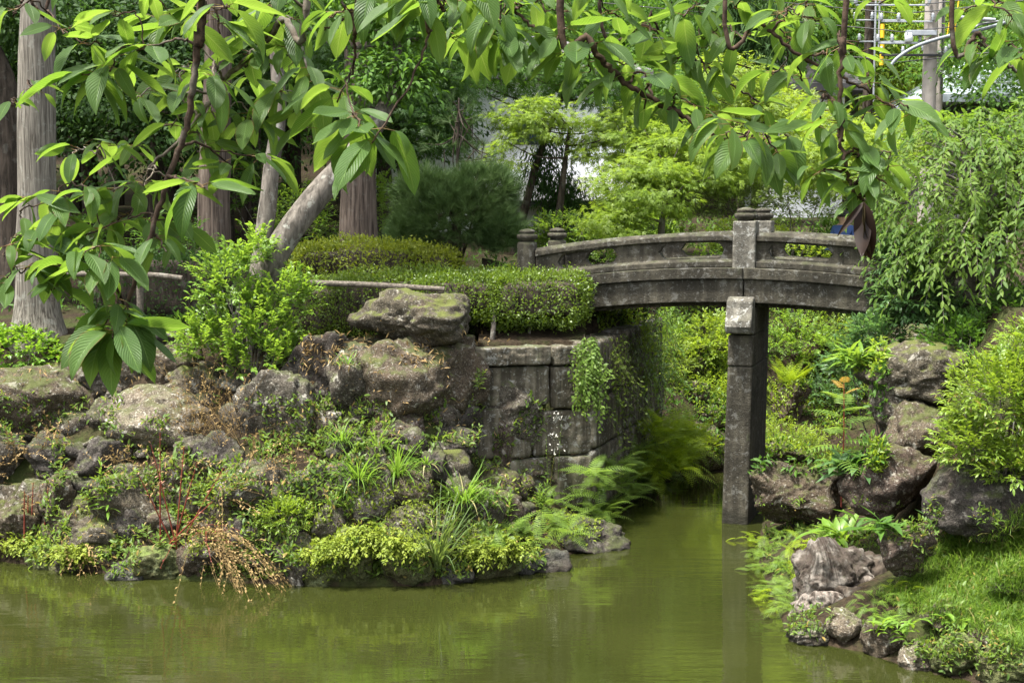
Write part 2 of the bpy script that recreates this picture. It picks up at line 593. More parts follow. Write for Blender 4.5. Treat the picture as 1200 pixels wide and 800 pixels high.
M = {}
M['rock_brown'] = rock_mat('rock_brown', (0.039, 0.030, 0.020), (0.119, 0.094, 0.064), 0.70, .5)
M['rock_grey'] = rock_mat('rock_grey', (0.043, 0.036, 0.028), (0.135, 0.119, 0.092), 0.60, .65)
M['rock_pale'] = rock_mat('rock_pale', (0.085, 0.069, 0.049), (0.216, 0.184, 0.134), 0.50, .9)
M['rock_red'] = rock_mat('rock_red', (0.043, 0.031, 0.025), (0.123, 0.092, 0.071), 0.45, .5)
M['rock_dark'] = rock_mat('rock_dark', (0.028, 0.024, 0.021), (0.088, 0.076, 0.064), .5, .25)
M['rock_moss'] = rock_mat('rock_moss', (0.039, 0.034, 0.024), (0.105, 0.089, 0.062), 1.00, .45, (.075, .085, .022))
M['rock_wet'] = rock_mat('rock_wet', (.03, .03, .026), (.085, .082, .07), .15, .15)
M['moss_mound'] = rock_mat('moss_mound', (.05, .055, .02), (.12, .13, .05), 1.0, .5, (.10, .13, .035), (.20, .24, .13))
M['bridge'] = stone_mat('bridge_stone', (.036, .032, .023), (.088, .079, .058), .4, .16, .6, .3)
M['bridge_pale'] = stone_mat('bridge_stone_pale', (.10, .092, .074), (.23, .215, .18), .65, .5, .6, .15)
M['wall'] = stone_mat('wall_stone', (.085, .072, .050), (.22, .195, .145), .45, .4, .8, .55)
M['bark_pale'] = bark_mat('cedar_bark_pale', (.06, .052, .042), (.22, .20, .165), 46, 1.7, .03, .35)
M['bark_red'] = bark_mat('cedar_bark_brown', (.045, .034, .027), (.16, .125, .10), 24, 1.2, .03, .1)
M['bark_dark'] = bark_mat('bark_dark', (.02, .016, .012), (.07, .055, .042), 16, 3, .03, .1)
M['bark_grey'] = bark_mat('bark_grey', (.052, .046, .038), (.155, .137, .115), 14, 3.5, .02, .45)
M['twig'] = bark_mat('cherry_twig', (.018, .012, .008), (.075, .05, .035), 60, 60, .002, .15)
M['twig_pale'] = bark_mat('twig_pale', (.07, .055, .042), (.19, .16, .13), 60, 60, .002, .4)
M['stump'] = bark_mat('dead_wood', (.035, .026, .020), (.23, .195, .165), 24, 3.0, .05, .4)
def fan_wood():
    t = NT('fan_grained_wood')
    uv = t.n('ShaderNodeUVMap').outputs[0]; p = t.pos()
    mp = t.n('ShaderNodeMapping'); mp.inputs['Scale'].default_value = (13, 1.6, 1); t.l(uv, mp.inputs[0])
    n = t.noise(mp.outputs[0], 1, 6, .65, .6); n2 = t.noise(p, 6, 6, .65); n3 = t.noise(p, 40, 4, .6)
    col = t.mix(t.ramp(n, [(.36, 0), (.62, 1)]), (.014, .011, .009), (.20, .180, .155))
    col = t.mix(t.math('MULTIPLY', t.ramp(n2, [(.42, 0), (.52, 1)]), .8), col, (.042, .031, .024))
    col = t.mix(t.math('MULTIPLY', t.ramp(n3, [(.55, 0), (.7, 1)]), .3), col, (.05, .06, .02))
    return t.done(t.bsdf(col, .92, t.bump(t.math('ADD', n, t.math('MULTIPLY', n3, .3)), 1.0, .04), .12))
M['fan_wood'] = fan_wood()
M['log'] = bark_mat('weathered_log', (.055, .047, .038), (.15, .13, .105), 30, 30, .006, .2)
M['soil'] = ground_mat()
M['water'] = water_mat()
M['cherry'] = cherry_leaf_mat()

# ------------------------------------------------------------------ terrain and water
_sh = [(-420, 640), (-150, 648), (0, 657), (100, 669), (250, 681), (400, 686), (500, 686), (600, 673), (660, 652), (724, 634), (694, 604), (762, 572), (800, 556),
       (846, 553), (885, 548), (905, 536), (930, 528), (990, 522), (1060, 522), (1060, 532), (1000, 536), (950, 546), (922, 560), (905, 588), (893, 612), (885, 650), (903, 700), (924, 748),
       (1012, 764), (1060, 781), (1100, 792), (1150, 803), (1240, 830), (1420, 900)]
SHORE = np.array([W0(x, y)[:2] for x, y in _sh] + [(7.5, 6.5), (6.5, 4.2), (3, 3.2), (-3, 3.0), (-8, 3.6), (-14, 6)])

def shore_dist(X, Y):
    """distance to the water's edge, positive on land"""
    p = np.stack([X, Y], -1)
    d = np.full(X.shape, 1e9)
    ins = np.zeros(X.shape, bool)
    n = len(SHORE)
    for k in range(n):
        a, b = SHORE[k], SHORE[(k + 1) % n]
        e = b - a
        t = np.clip(((p - a) @ e) / (e @ e), 0, 1)
        d = np.minimum(d, np.linalg.norm(p - a - t[..., None] * e, axis=-1))
        c = ((a[1] > Y) != (b[1] > Y))
        with np.errstate(divide='ignore', invalid='ignore'):
            xi = a[0] + (Y - a[1]) * e[0] / (e[1] if e[1] else 1e-9)
        ins ^= c & (X < xi)
    return np.where(ins, -d, d)

WALL_A, WALL_B = np.array((-.42, 15.6)), np.array((.95, 16.05))
def sstep(x, a, b):
    t = np.clip((x - a) / (b - a), 0, 1); return t * t * (3 - 2 * t)

def Hgt(X, Y):
    X = np.asarray(X, float); Y = np.asarray(Y, float)
    d = shore_dist(X, Y)
    xc = np.interp(Y, [0, 10, 15, 18, 24, 26, 30, 60], [1.3, 1.3, 2.0, 2.3, 3.6, 5, 6, 6])
    ter = 2.12 + .085 * np.clip(Y - 15.5, 0, 20) + .75 * np.exp(-((X + .5) ** 2 + (Y - 18.2) ** 2) / 1.5)
    zf_l = 2.25 * np.clip(d / 2.35, 0, 1) ** .85 + 3 * np.maximum(d - 2.3, 0)
    zf_w = np.minimum(.46 * d, .85)
    q = sstep(X, -.9, -.1)
    zf = np.minimum(zf_l * (1 - q) + zf_w * q, ter)
    wy = np.interp(X, [WALL_A[0], WALL_B[0]], [WALL_A[1], WALL_B[1]])
    interr = (X > WALL_A[0]) & (((Y > wy + .12) & (X <= .95)) | ((Y > 16.3) & (X > .9) & (d > .22)))
    zl = np.where(interr, ter, np.where((X > WALL_A[0]) & (Y > 16.0), np.minimum(zf, .3), zf))
    zr = np.minimum(.42 * d + 1.35 * np.maximum(d - 1.25, 0) * np.clip((Y - 11) / 3, .12, 1), 2.75 + .05 * np.clip(Y - 16, 0, 20))
    zfar = np.minimum(.6 * d, 2.7 + .06 * np.clip(Y - 24, 0, 12))
    zr = np.where(Y > 19.3, np.minimum(zr, zfar + .3), zr)
    zn = np.minimum(.8 * d, 2.1)
    zl = np.where((X > .6) & (Y > 19.0), np.minimum(ter, zfar), zl)
    zm = np.where(X < xc, zl, zr)
    bl = sstep(Y, 26, 29) * (1 - sstep(np.abs(X - xc), 0, 6))
    zm = zm * (1 - bl) + (zl + zr) / 2 * bl
    z = np.where(Y < 6.8, np.where(X > 6.2, np.minimum(.5 * d, 1.6), zn), zm)
    z = np.where(d < 0, np.maximum(-.9, .8 * d), z)
    hill = .40 * (np.sqrt((np.maximum(Y - 37, 0)) ** 2 + 36) - 6)
    z = z + np.minimum(hill, 42)
    q3 = np.stack([X, Y, 0 * X], -1)
    z = z + np.where(d > .05, .05 * fbm(q3 * 1.7, 5, 3) + .25 * np.clip((Y - 30) / 20, 0, 1) * fbm(q3 * .3, 9, 3), 0)
    return z

def hz(x, y):
    return float(Hgt(np.array([x]), np.array([y]))[0])

_ys = np.concatenate([np.arange(9, 30, .04), np.arange(30, 130, .4)])
def hit(px, py):
    """point of the terrain (or water) seen at a photograph pixel"""
    g = P(px, py, 1.0); X = g[0] * _ys; Z = CAMH + (g[2] - CAMH) * _ys
    h = np.maximum(Hgt(X, _ys), 0.0)
    k = np.argmax(Z <= h)
    if not (Z <= h).any(): k = len(_ys) - 1
    return np.array((X[k], _ys[k], h[k]))

def _axis(lo, hi, step, lo2, hi2, g=1.22):
    c = list(np.arange(lo, hi + 1e-6, step))
    s, a = step, c[-1]
    while a < hi2: s *= g; a += s; c.append(a)
    s, a = step, c[0]; pre = []
    while a > lo2: s *= g; a -= s; pre.append(a)
    return np.array(pre[::-1] + c)

gx = _axis(-8.5, 9, .1, -190, 190)
gy = _axis(7.5, 27, .1, -60, 230)
GX, GY = np.meshgrid(gx, gy)
GZ = Hgt(GX, GY)
nx, ny = len(gx), len(gy)
ii = (np.arange(ny - 1)[:, None] * nx + np.arange(nx - 1)[None, :]).ravel()
ground = mesh_np('ground', np.stack([GX, GY, GZ], -1).reshape(-1, 3), np.stack([ii, ii + 1, ii + 1 + nx, ii + nx], 1), M['soil'], smooth=True)
tag(ground, kind='structure')

wb = MB(); wb.add([(-30, -2, 0), (14, -2, 0), (14, 30, 0), (-30, 30, 0)], [(0, 1, 2, 3)])
tag(wb.build('water', M['water']), kind='structure')

# ------------------------------------------------------------------ rocks
_ico = {}
def ico(sub):
    if sub not in _ico:
        bm = bmesh.new(); bmesh.ops.create_icosphere(bm, subdivisions=sub, radius=1.0)
        V = np.array([v.co[:] for v in bm.verts]); T = np.array([[v.index for v in f.verts] for f in bm.faces]); bm.free()
        _ico[sub] = (norm(V), T)
    return _ico[sub]

def rock_geo(seed, dims, sub=4, planes=13, rough=.10, boxy=0.0, sharp=26.0, fine=.014, steps=True):
    """faceted boulder whose bounding box is dims (half extents)"""
    r = rng(seed)
    d, T = ico(sub)
    if boxy:
        rad = (np.abs(d) ** boxy).sum(1) ** (-1 / boxy)
    else:
        nrm = rdir(r, planes); h = r.uniform(.58, 1.0, planes)
        val = h[None] / np.maximum(d @ nrm.T, 1e-3)
        rad = ((np.minimum(val, 3) ** -sharp).sum(1) + 1.15 ** -sharp) ** (-1 / sharp)
    rad = rad * (1 + rough * fbm(d * 1.9 + seed * 3.1, seed % 97, 3) + rough * .55 * fbm(d * 5 + seed, seed % 89, 3))
    if steps and (not boxy or rough > .1):
        s_ = fbm(d * 1.9 + seed * 2.3, seed % 71, 2) * 3.2; fl = np.floor(s_); fr = s_ - fl
        rad = rad * (1 + .05 * (fl + np.clip((fr - .82) / .18, 0, 1)))
        rad = rad * (1 + .06 * (.6 - 2.5 * np.abs(fbm(d * 2.6 + seed * 1.7, seed % 83, 3))))
    V = d * rad[:, None]
    lo, hi = V.min(0), V.max(0)
    V = (V - (lo + hi) / 2) / ((hi - lo) / 2) * np.asarray(dims)
    V = V + d * (fine * fbm(V * 9 + seed, 3, 3) * 1.6 + fine * .7 * fbm(V * 28 + seed, 8, 2))[:, None]
    return V, T

def rotz(V, a):
    c, s = math.cos(a), math.sin(a)
    return V @ np.array([[c, s, 0], [-s, c, 0], [0, 0, 1]])

def rock_at(name, c, dims, mat, label, seed, cat='rock', group=None, sub=4, **kw):
    V, T = rock_geo(seed, dims, sub, **kw)
    o = mesh_np(name, V, T, M[mat], smooth=True)
    o.location = tuple(float(q) for q in c)
    ROCKS.append((V + np.asarray(c), T))
    return tag(o, label, cat, group)

ROCKS = []
_rk = [100]
PUSH, GROW = .3, 1.3
def rock(x0, y0, x1, y1, mat, label, name='boulder', cat='boulder', group=None, Y=None, deep=.8, sub=None, push=None, grow=None, **kw):
    push = PUSH if push is None else push; grow = GROW if grow is None else grow
    """a boulder resting on the bank: the photograph box gives its place on the slope and its size"""
    _rk[0] += 1
    cx, cy = (x0 + x1) / 2, (y0 + y1) / 2
    if Y is None: Y = hit(cx, y0 + .72 * (y1 - y0))[1]
    k = Y / F * grow
    sx, sz = (x1 - x0) / 2 * k, (y1 - y0) / 2 * k
    sy = max(sx, sz) * deep
    if sub is None: sub = 5 if (x1 - x0) * (y1 - y0) > 1500 else 4
    return rock_at(name, P(cx, cy, Y + sy * push), (sx, sy, sz), mat, label, kw.pop('seed', _rk[0]), cat, group, sub, **kw)

rock(-14, 438, 106, 520, 'rock_brown', 'big rounded brown boulder at the left edge under the bright green ground cover', planes=18, sharp=6, rough=.07)
rock(90, 424, 152, 470, 'rock_grey', 'grey boulder behind the lowest hanging cherry leaves on the left')
rock(132, 458, 240, 522, 'rock_pale', 'pale lichen covered boulder lying flat below the hanging cherry leaves', planes=15, sharp=7)
rock(103, 470, 138, 505, 'rock_grey', 'small grey stone wedged between the big brown and the pale lichen boulder', 'rock', 'rock')
rock(176, 408, 232, 462, 'rock_brown', 'brown boulder half covered by the left edge of the light green bush')
rock(284, 440, 366, 520, 'rock_grey', 'upright cracked grey boulder directly under the light green bush', deep=.7)
rock(338, 396, 404, 474, 'rock_dark', 'dark brown boulder at the right foot of the light green bush')
rock(408, 337, 549, 412, 'rock_moss', 'large mossy boulder with a whitish left face in front of the clipped hedge', planes=12, sharp=9, deep=.8, seed=913, Y=15.25, grow=1.04)
rock(474, 397, 562, 458, 'rock_brown', 'rounded brown boulder at the left end of the wall coping', planes=16)
rock(410, 404, 556, 506, 'rock_brown', 'broadest brown boulder of the bank, with a ragged lower ledge', planes=10, seed=231, deep=.7)
rock(386, 412, 442, 500, 'rock_grey', 'tall grey brown boulder left of the broadest brown one', deep=.7)
rock(538, 438, 640, 528, 'rock_grey', 'slanting grey boulder with white lichen spots against the stone wall', planes=9, seed=77, deep=.5, grow=1.02)
rock(434, 485, 494, 524, 'rock_red', 'low reddish boulder above the bright grass tufts', seed=45)
rock(496, 500, 556, 534, 'rock_dark', 'dark flat stone right of the reddish boulder', 'rock', 'rock')
rock(556, 494, 602, 576, 'rock_red', 'upright reddish stone with pale streaks in front of the slanting boulder', 'rock', 'rock', deep=.6)
rock(-30, 498, 26, 580, 'rock_grey', 'grey boulder cut by the left picture edge')
rock(40, 514, 88, 558, 'rock_dark', 'dark grey stone below the big rounded brown boulder', 'rock', 'rock')
rock(42, 562, 90, 624, 'rock_brown', 'grey brown stone among dry weeds at the left', 'rock', 'rock')
rock(74, 606, 138, 650, 'rock_moss', 'low mossy stone left of the red stemmed weeds', 'rock', 'rock')
rock(188, 540, 240, 596, 'rock_brown', 'squarish brown stone behind the red stems', 'rock', 'rock')
rock(260, 548, 342, 624, 'rock_grey', 'grey boulder right of the red stemmed weeds', seed=57)
rock(340, 548, 404, 604, 'rock_grey', 'flat topped grey stone above the round yellowish cushion bush', 'rock', 'rock')
rock(364, 590, 404, 640, 'rock_grey', 'small pale grey stone right of the round yellowish cushion bush', 'rock', 'rock')
rock(36, 640, 84, 672, 'moss_mound', 'mossy green stone at the waterline near the left edge', 'rock', 'rock')
rock(130, 656, 178, 684, 'rock_wet', 'flat wet stone at the water below the mossy round one', 'rock', 'rock')
rock(158, 640, 219, 678, 'moss_mound', 'round stone crusted with grey green moss at the waterline', 'rock', 'rock', planes=22, sharp=5)
rock(214, 628, 268, 680, 'rock_brown', 'brown waterline stone behind the dry trailing weeds', 'rock', 'rock')
rock(270, 612, 330, 668, 'rock_dark', 'dark sloping stone under the round yellowish cushion bush', 'rock', 'rock')
rock(312, 634, 380, 690, 'rock_grey', 'grey boulder at the waterline in the middle of the bank')
rock(358, 650, 404, 688, 'moss_mound', 'mossy low stone at the waterline right of the grey boulder', 'rock', 'rock')
rock(396, 534, 456, 618, 'rock_grey', 'steep grey boulder with a white patch left of the grass tufts', deep=.6)
rock(452, 552, 502, 598, 'rock_brown', 'brown stone under the larger grass tuft', 'rock', 'rock')
rock(524, 562, 584, 626, 'rock_grey', 'grey boulder above the yellow green fern cushions', seed=59)
rock(454, 596, 504, 640, 'rock_moss', 'mossy stone behind the tall reed clump', 'rock', 'rock')
rock(396, 626, 440, 688, 'moss_mound', 'moss cushion stone left of the tall reed clump', 'rock', 'rock', planes=22, sharp=5)
rock(446, 628, 508, 686, 'moss_mound', 'moss cushion stone at the foot of the tall reed clump', 'rock', 'rock', planes=22, sharp=5)
rock(508, 650, 552, 688, 'rock_wet', 'dark wet stone just right of the tall reed clump', 'rock', 'rock')
rock(546, 624, 606, 686, 'moss_mound', 'largest moss cushion stone, beside the dark wet toe stones', planes=22, sharp=5)
rock(600, 652, 634, 678, 'rock_wet', 'left one of two small wet toe stones below the ferns', 'rock', 'rock')
rock(630, 646, 666, 676, 'rock_wet', 'right one of two small wet toe stones below the ferns', 'rock', 'rock')
rock(656, 612, 730, 650, 'rock_dark', 'flat dark slab at the point where the bank turns into the channel', 'rock', 'rock', deep=1.0)
rock(606, 542, 652, 584, 'rock_brown', 'brown stone at the foot of the wall among ferns', 'rock', 'rock')
rock(496, 526, 526, 578, 'rock_dark', 'narrow dark stone between the two grass tufts', 'rock', 'rock')
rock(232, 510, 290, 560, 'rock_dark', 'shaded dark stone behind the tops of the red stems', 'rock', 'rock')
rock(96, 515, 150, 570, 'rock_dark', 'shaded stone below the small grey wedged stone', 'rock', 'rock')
rock(0, 580, 46, 640, 'rock_brown', 'brown stone behind the dark red stalks at the left edge', 'rock', 'rock')
rock(560, 580, 610, 632, 'rock_brown', 'brown stone in the ferns left of the wall foot', 'rock', 'rock')
rock(120, 560, 190, 620, 'rock_moss', 'mossy stone under the tall leafy weed', 'rock', 'rock')
rock(150, 385, 205, 425, 'rock_dark', 'dark stone on the bank top behind the hanging cherry spray', 'rock', 'rock')

rf = rng(44)
for _ in range(60):
    px_, py_ = rf.uniform(-10, 600), rf.uniform(420, 655)
    w_, h_ = rf.uniform(42, 84), rf.uniform(36, 62)
    if px_ > 540 and py_ < 560: continue
    rock(px_ - w_ / 2, py_ - h_ / 2, px_ + w_ / 2, py_ + h_ / 2, ['rock_dark', 'rock_brown', 'rock_grey', 'rock_moss'][_ % 4], 'dark weathered stone filling a gap between the larger boulders', 'rock', 'rock', 'filling stones of the left bank', push=.85, sub=4)
# right bank
PUSH, GROW = -.05, 1.15
rock(884, 541, 986, 610, 'rock_brown', 'long low brown boulder beside the bridge pier', planes=14, seed=66, deep=.75, Y=15.2, push=.0)
rock(984, 523, 1098, 612, 'rock_red', 'blocky reddish boulder in the middle of the right bank', planes=12, sharp=16, seed=91, deep=.75, Y=13.1, push=.0, grow=1.1)
rock(1030, 612, 1098, 678, 'rock_red', 'squat boulder with a brown top and grey cut face beside the dead stump', planes=11, sharp=16, rough=.1, seed=27, deep=.7, Y=11.9, push=.0, grow=1.05)
rock(1041, 476, 1122, 548, 'rock_brown', 'smooth brown boulder below the overhanging mossy one', Y=14.0)
rock(1012, 403, 1124, 474, 'rock_moss', 'big overhanging mossy boulder on the right bank', planes=11, seed=64, deep=1.0, Y=14.5, push=.1)
rock(1020, 452, 1064, 506, 'rock_grey', 'grey stone propping the overhanging mossy boulder', 'rock', 'rock', Y=14.4)
rock(1060, 498, 1122, 548, 'rock_brown', 'brown stone between the reddish boulder and the azalea', 'rock', 'rock')
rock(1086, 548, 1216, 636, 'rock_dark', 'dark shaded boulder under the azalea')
rock(1162, 662, 1216, 702, 'rock_pale', 'tan stone lying in the grass at the right edge', 'rock', 'rock')
rock(970, 714, 1008, 760, 'rock_pale', 'pointed tan stone standing at the water below the dead stump', 'rock', 'rock', planes=8, seed=12)
rock(923, 729, 975, 758, 'rock_grey', 'flat grey stone at the water left of the pointed tan one', 'rock', 'rock')
rock(1055, 752, 1098, 790, 'rock_pale', 'blocky tan stone at the water right of the pointed one', 'rock', 'rock')
rock(1082, 704, 1136, 744, 'rock_pale', 'tan stone with a broken face between grass and leafy weeds', 'rock', 'rock')
rock(1011, 728, 1062, 770, 'rock_brown', 'brown stone at the water under broad leafy weeds', 'rock', 'rock')
rock(1140, 728, 1174, 772, 'rock_brown', 'upright brown stone in front of the grass patch', 'rock', 'rock')
rock(1092, 742, 1152, 792, 'moss_mound', 'grey green mossy mound at the water in the right corner', planes=22, sharp=5)
rock(1150, 752, 1216, 806, 'moss_mound', 'mossy mound cut by the lower right picture corner', planes=22, sharp=5)
rock(906, 446, 946, 500, 'rock_red', 'upright reddish stone on the far side of the bridge, right of the pier', deep=.7)
rock(1050, 380, 1110, 420, 'rock_brown', 'brown stone half hidden below the drooping foliage')
# far bank, under the bridge
rock(786, 498, 848, 558, 'rock_pale', 'rounded pale boulder on the far shore seen under the bridge', planes=18, sharp=6)
rock(806, 470, 852, 504, 'rock_pale', 'flat pale stone just above the rounded boulder on the far shore', 'rock', 'rock')
rock(800, 418, 836, 448, 'rock_grey', 'dark grey stone among far shrubs seen under the bridge', 'rock', 'rock')
rock(780, 400, 830, 425, 'rock_pale', 'pale rock ledge high on the far shore under the bridge beam', 'rock', 'rock')
rock(890, 516, 950, 546, 'rock_moss', 'mossy low stone at the far waterline right of the pier', 'rock', 'rock')
rock(800, 448, 830, 480, 'rock_brown', 'brown stone in the middle of the far shore under the bridge', 'rock', 'rock')

# ------------------------------------------------------------------ stone retaining wall at the channel corner
wall = empty('retaining_wall', (0, 0, 0), 'dressed stone retaining wall with coping at the channel corner, left of the bridge', 'wall')
ew = norm(WALL_B - WALL_A); wa = math.atan2(ew[1], ew[0]); wl = np.linalg.norm(WALL_B - WALL_A)
def wall_block(name, s0, s1, z0, z1, seed, out=0.0, th=.5, along=None):
    o0, e = along if along is not None else (WALL_A, ew)
    nrm = np.array((-e[1], e[0]))
    c = o0 + e * (s0 + s1) / 2 + nrm * (th / 2 - out)
    V, T = rock_geo(seed, ((s1 - s0) / 2 - .008, th / 2, (z1 - z0) / 2 - .006), 5, rough=.02, boxy=22, fine=.009)
    V = rotz(V, math.atan2(e[1], e[0]))
    o = mesh_np(name, V, T, M['wall'], wall, smooth=True)
    o.location = (c[0], c[1], (z0 + z1) / 2)
    return o
wall_block('coping_stone', -.05, .92, 1.94, 2.17, 401, .06)
wall_block('coping_stone', .93, wl - .02, 1.92, 2.16, 402, .03)
k = 410
for (s0, s1, z0, z1) in [(0, .93, 1.46, 1.937), (.93, wl, 1.40, 1.917), (-.02, .70, .85, 1.457), (.70, wl + .02, .85, 1.397), (0, .95, .2, .847), (.95, wl + .02, .2, .847), (0, wl + .03, -.4, .197)]:
    k += 1; wall_block('stone_block', s0, s1, z0, z1, k, out=.015 * (k % 3))
chan = empty('channel_wall', (0, 0, 0), 'dark vine hung stone wall lining the channel under the bridge', 'wall')
CA, CB = np.array((.99, 16.0)), W0(797, 557)[:2] + np.array((-.12, .4))
_w, wall = wall, chan
ec = norm(CB - CA); lc = np.linalg.norm(CB - CA)
s = 0.0
r_ = rng(5)
while s < lc - .3:
    l = min(r_.uniform(.9, 1.5), lc - s)
    cuts = [-.5, .25 + r_.uniform(-.12, .12), .9 + r_.uniform(-.15, .15), 1.55 + r_.uniform(-.12, .12), 2.2 + .06 * s / 2]
    for a, b in zip(cuts[:-1], cuts[1:]):
        k += 1; wall_block('stone_block', s, s + l, a, b, k, out=.02 * r_.uniform(-1, 1), th=.6, along=(CA, ec))
    s += l
wall = _w

# ------------------------------------------------------------------ stone bridge
BO, BA = np.array((2.74, 16.15)), R(19)
BW = 1.5
bridge = empty('stone_bridge', (BO[0], BO[1], 0), 'arched weathered stone footbridge with low pierced railings over the channel', 'bridge', rz=-BA)
def bw(u, v, z):
    return np.array((BO[0] + u * math.cos(BA) + v * math.sin(BA), BO[1] - u * math.sin(BA) + v * math.cos(BA), z))
def camb(u): return -.034 * (u + .12) ** 2
def arch_slab(name, u0, u1, sec, mat, n=40, bevel=.012, parent=None):
    """a cross-section (v, z) swept along the camber of the bridge"""
    b = MB(); us = np.linspace(u0, u1, n); k = len(sec)
    V = [(u, v, z + camb(u)) for u in us for v, z in sec]
    Fc = [(k * i + j, k * i + (j + 1) % k, k * i + k + (j + 1) % k, k * i + k + j) for i in range(n - 1) for j in range(k)]
    Fc += [tuple(range(k)), tuple(k * (n - 1) + j for j in range(k))[::-1]]
    b.add(V, Fc)
    return b.build(name, mat, parent or bridge, bevel=bevel)
def rect(v0, v1, z0, z1): return [(v0, z0), (v1, z0), (v1, z1), (v0, z1)]
BS, BP = M['bridge'], M['bridge_pale']
for a, c_ in ((-3.3, -.006), (.006, 3.3)):
    arch_slab('beam', a, c_, [(0, 2.645), (.2, 2.645), (.2, 2.59), (BW - .2, 2.59), (BW - .2, 2.645), (BW, 2.645), (BW, 2.922), (0, 2.922)], BS)
    arch_slab('deck_course', a, c_, rect(-.045, BW + .045, 2.925, 3.06), BS)
def rail(u0, u1, v0, v1, holes, name='railing'):
    b = MB(); n = 90; us = np.linspace(u0, u1, n)
    zb, zt = 3.145, 3.372
    zc_ = 3.264
    lo = np.full(n, zc_); hi = lo.copy()
    for hc, hl in holes:
        rr = .092
        x = np.clip(hl - np.abs(us - hc), 0, rr)
        hgt = np.sqrt(np.maximum(rr * rr - (rr - x) ** 2, 0))
        inside = np.abs(us - hc) < hl
        lo = np.where(inside, zc_ - hgt, lo); hi = np.where(inside, zc_ + hgt, hi)
    for za, zc in ((np.full(n, zb), lo), (hi, np.full(n, zt))):
        V, Fc = [], []
        for i, u in enumerate(us):
            c = camb(u)
            V += [(u, v0, za[i] + c), (u, v1, za[i] + c), (u, v1, zc[i] + c), (u, v0, zc[i] + c)]
        for i in range(n - 1):
            a = 4 * i
            for j in range(4): Fc.append((a + j, a + (j + 1) % 4, a + 4 + (j + 1) % 4, a + 4 + j))
        Fc += [(0, 1, 2, 3), tuple(4 * (n - 1) + j for j in (3, 2, 1, 0))]
        b.add(V, Fc)
    return b.build(name, BS, bridge)
HOL_L = [(-1.94, .37), (-.64, .385)]
HOL_R = [(.64, .36), (1.94, .37)]
for v0, v1 in ((.055, .175), (BW - .175, BW - .055)):
    for (a, c, hs_) in ((-2.60, -.138, HOL_L), (.138, 2.60, HOL_R)):
        rail(a, c, v0, v1, hs_)
        arch_slab('railing_sill', a, c, [(v0 - .05, 3.063), (v1 + .05, 3.063), (v1 + .05, 3.13), (v1, 3.162), (v0, 3.162), (v0 - .05, 3.13)], BS, bevel=.008)
        arch_slab('handrail', a, c, [(v0 - .045, 3.375), (v1 + .045, 3.375), (v1 + .045, 3.435), (v1 - .01, 3.478), (v0 + .01, 3.478), (v0 - .045, 3.435)], BS, bevel=.008)
def post(u, v, pale, w=.135, top=3.61, rnd=False):
    c = camb(u)
    b = MB()
    if rnd: b.lathe((u, v, 0), [(w - .005, 2.9 + c), (w, 2.95 + c), (w, top + c - .02), (w - .02, top + c)], 28)
    else: b.box(u - w, u + w, v - w, v + w, 2.93 + c, top + c)
    p = b.build('post', BP if pale else BS, bridge, bevel=.018, smooth=rnd)
    b = MB()
    b.lathe((u, v, top + c), [(w * .70, -.012), (w * .70, .018), (w * .98, .034), (w * 1.06, .062), (w * 1.0, .088), (w * .72, .098), (w * .66, .106), (w * .86, .118), (w * .74, .142), (w * .3, .158), (.01, .162)], 28)
    b.build('post_cap', BS, p, smooth=True)
for v in (.115, BW - .115):
    post(0, v, True)
    for u in (-2.735, 2.735): post(u, v, False, .125, 3.58, True)
# pier: slab shaft leaning a little at the foot, plain collar, scrolled capital block under the beam
b = MB()
zt, zb = 1.86, -1.0
def shaft(u0t, u1t, u0b, u1b, v0, v1, z0, z1):
    b.add([(u0b, v0, z0), (u1b, v0, z0), (u1b, v1, z0), (u0b, v1, z0), (u0t, v0, z1), (u1t, v0, z1), (u1t, v1, z1), (u0t, v1, z1)],
          [(0, 3, 2, 1), (4, 5, 6, 7), (0, 1, 5, 4), (1, 2, 6, 5), (2, 3, 7, 6), (3, 0, 4, 7)])
shaft(-.160, .135, -.225, .105, -.10, 1.15, -.9, 1.90)
pier = b.build('pier', BS, bridge, bevel=.025)
b = MB(); shaft(-.153, .140, -.160, .135, -.11, 1.14, 1.903, 2.27); b.build('pier_collar', BS, pier, bevel=.015)
b = MB()
prof = [(-.02, 2.273), (-.26, 2.30), (-.30, 2.38), (-.285, 2.45), (-.24, 2.52), (-.21, 2.60), (-.20, 2.68), (-.12, 2.72), (-.02, 2.72)]
V = [(-.165, v, z) for v, z in prof] + [(.145, v, z) for v, z in prof]
n = len(prof)
b.add(V, [tuple(range(n)), tuple(range(2 * n - 1, n - 1, -1))] + [(i, (i + 1) % n, n + (i + 1) % n, n + i) for i in range(n)])
b.build('capital', BP, pier, bevel=.02)
b = MB(); b.box(-.155, .14, -.012, 1.14, 2.273, 2.586); b.build('pier_head', BS, pier, bevel=.01)

# ------------------------------------------------------------------ plant builders
LEAF = leaf_tpl(.42, .14, .2)
LEAF_W = leaf_tpl(.55, .12, .25)
LEAF_N = leaf_tpl(.22, .12, .25)
LS = leaf_small(.5)
LMAP = leaf_maple(.22)
NEED = needle_tpl(34, .75, 1, .03)

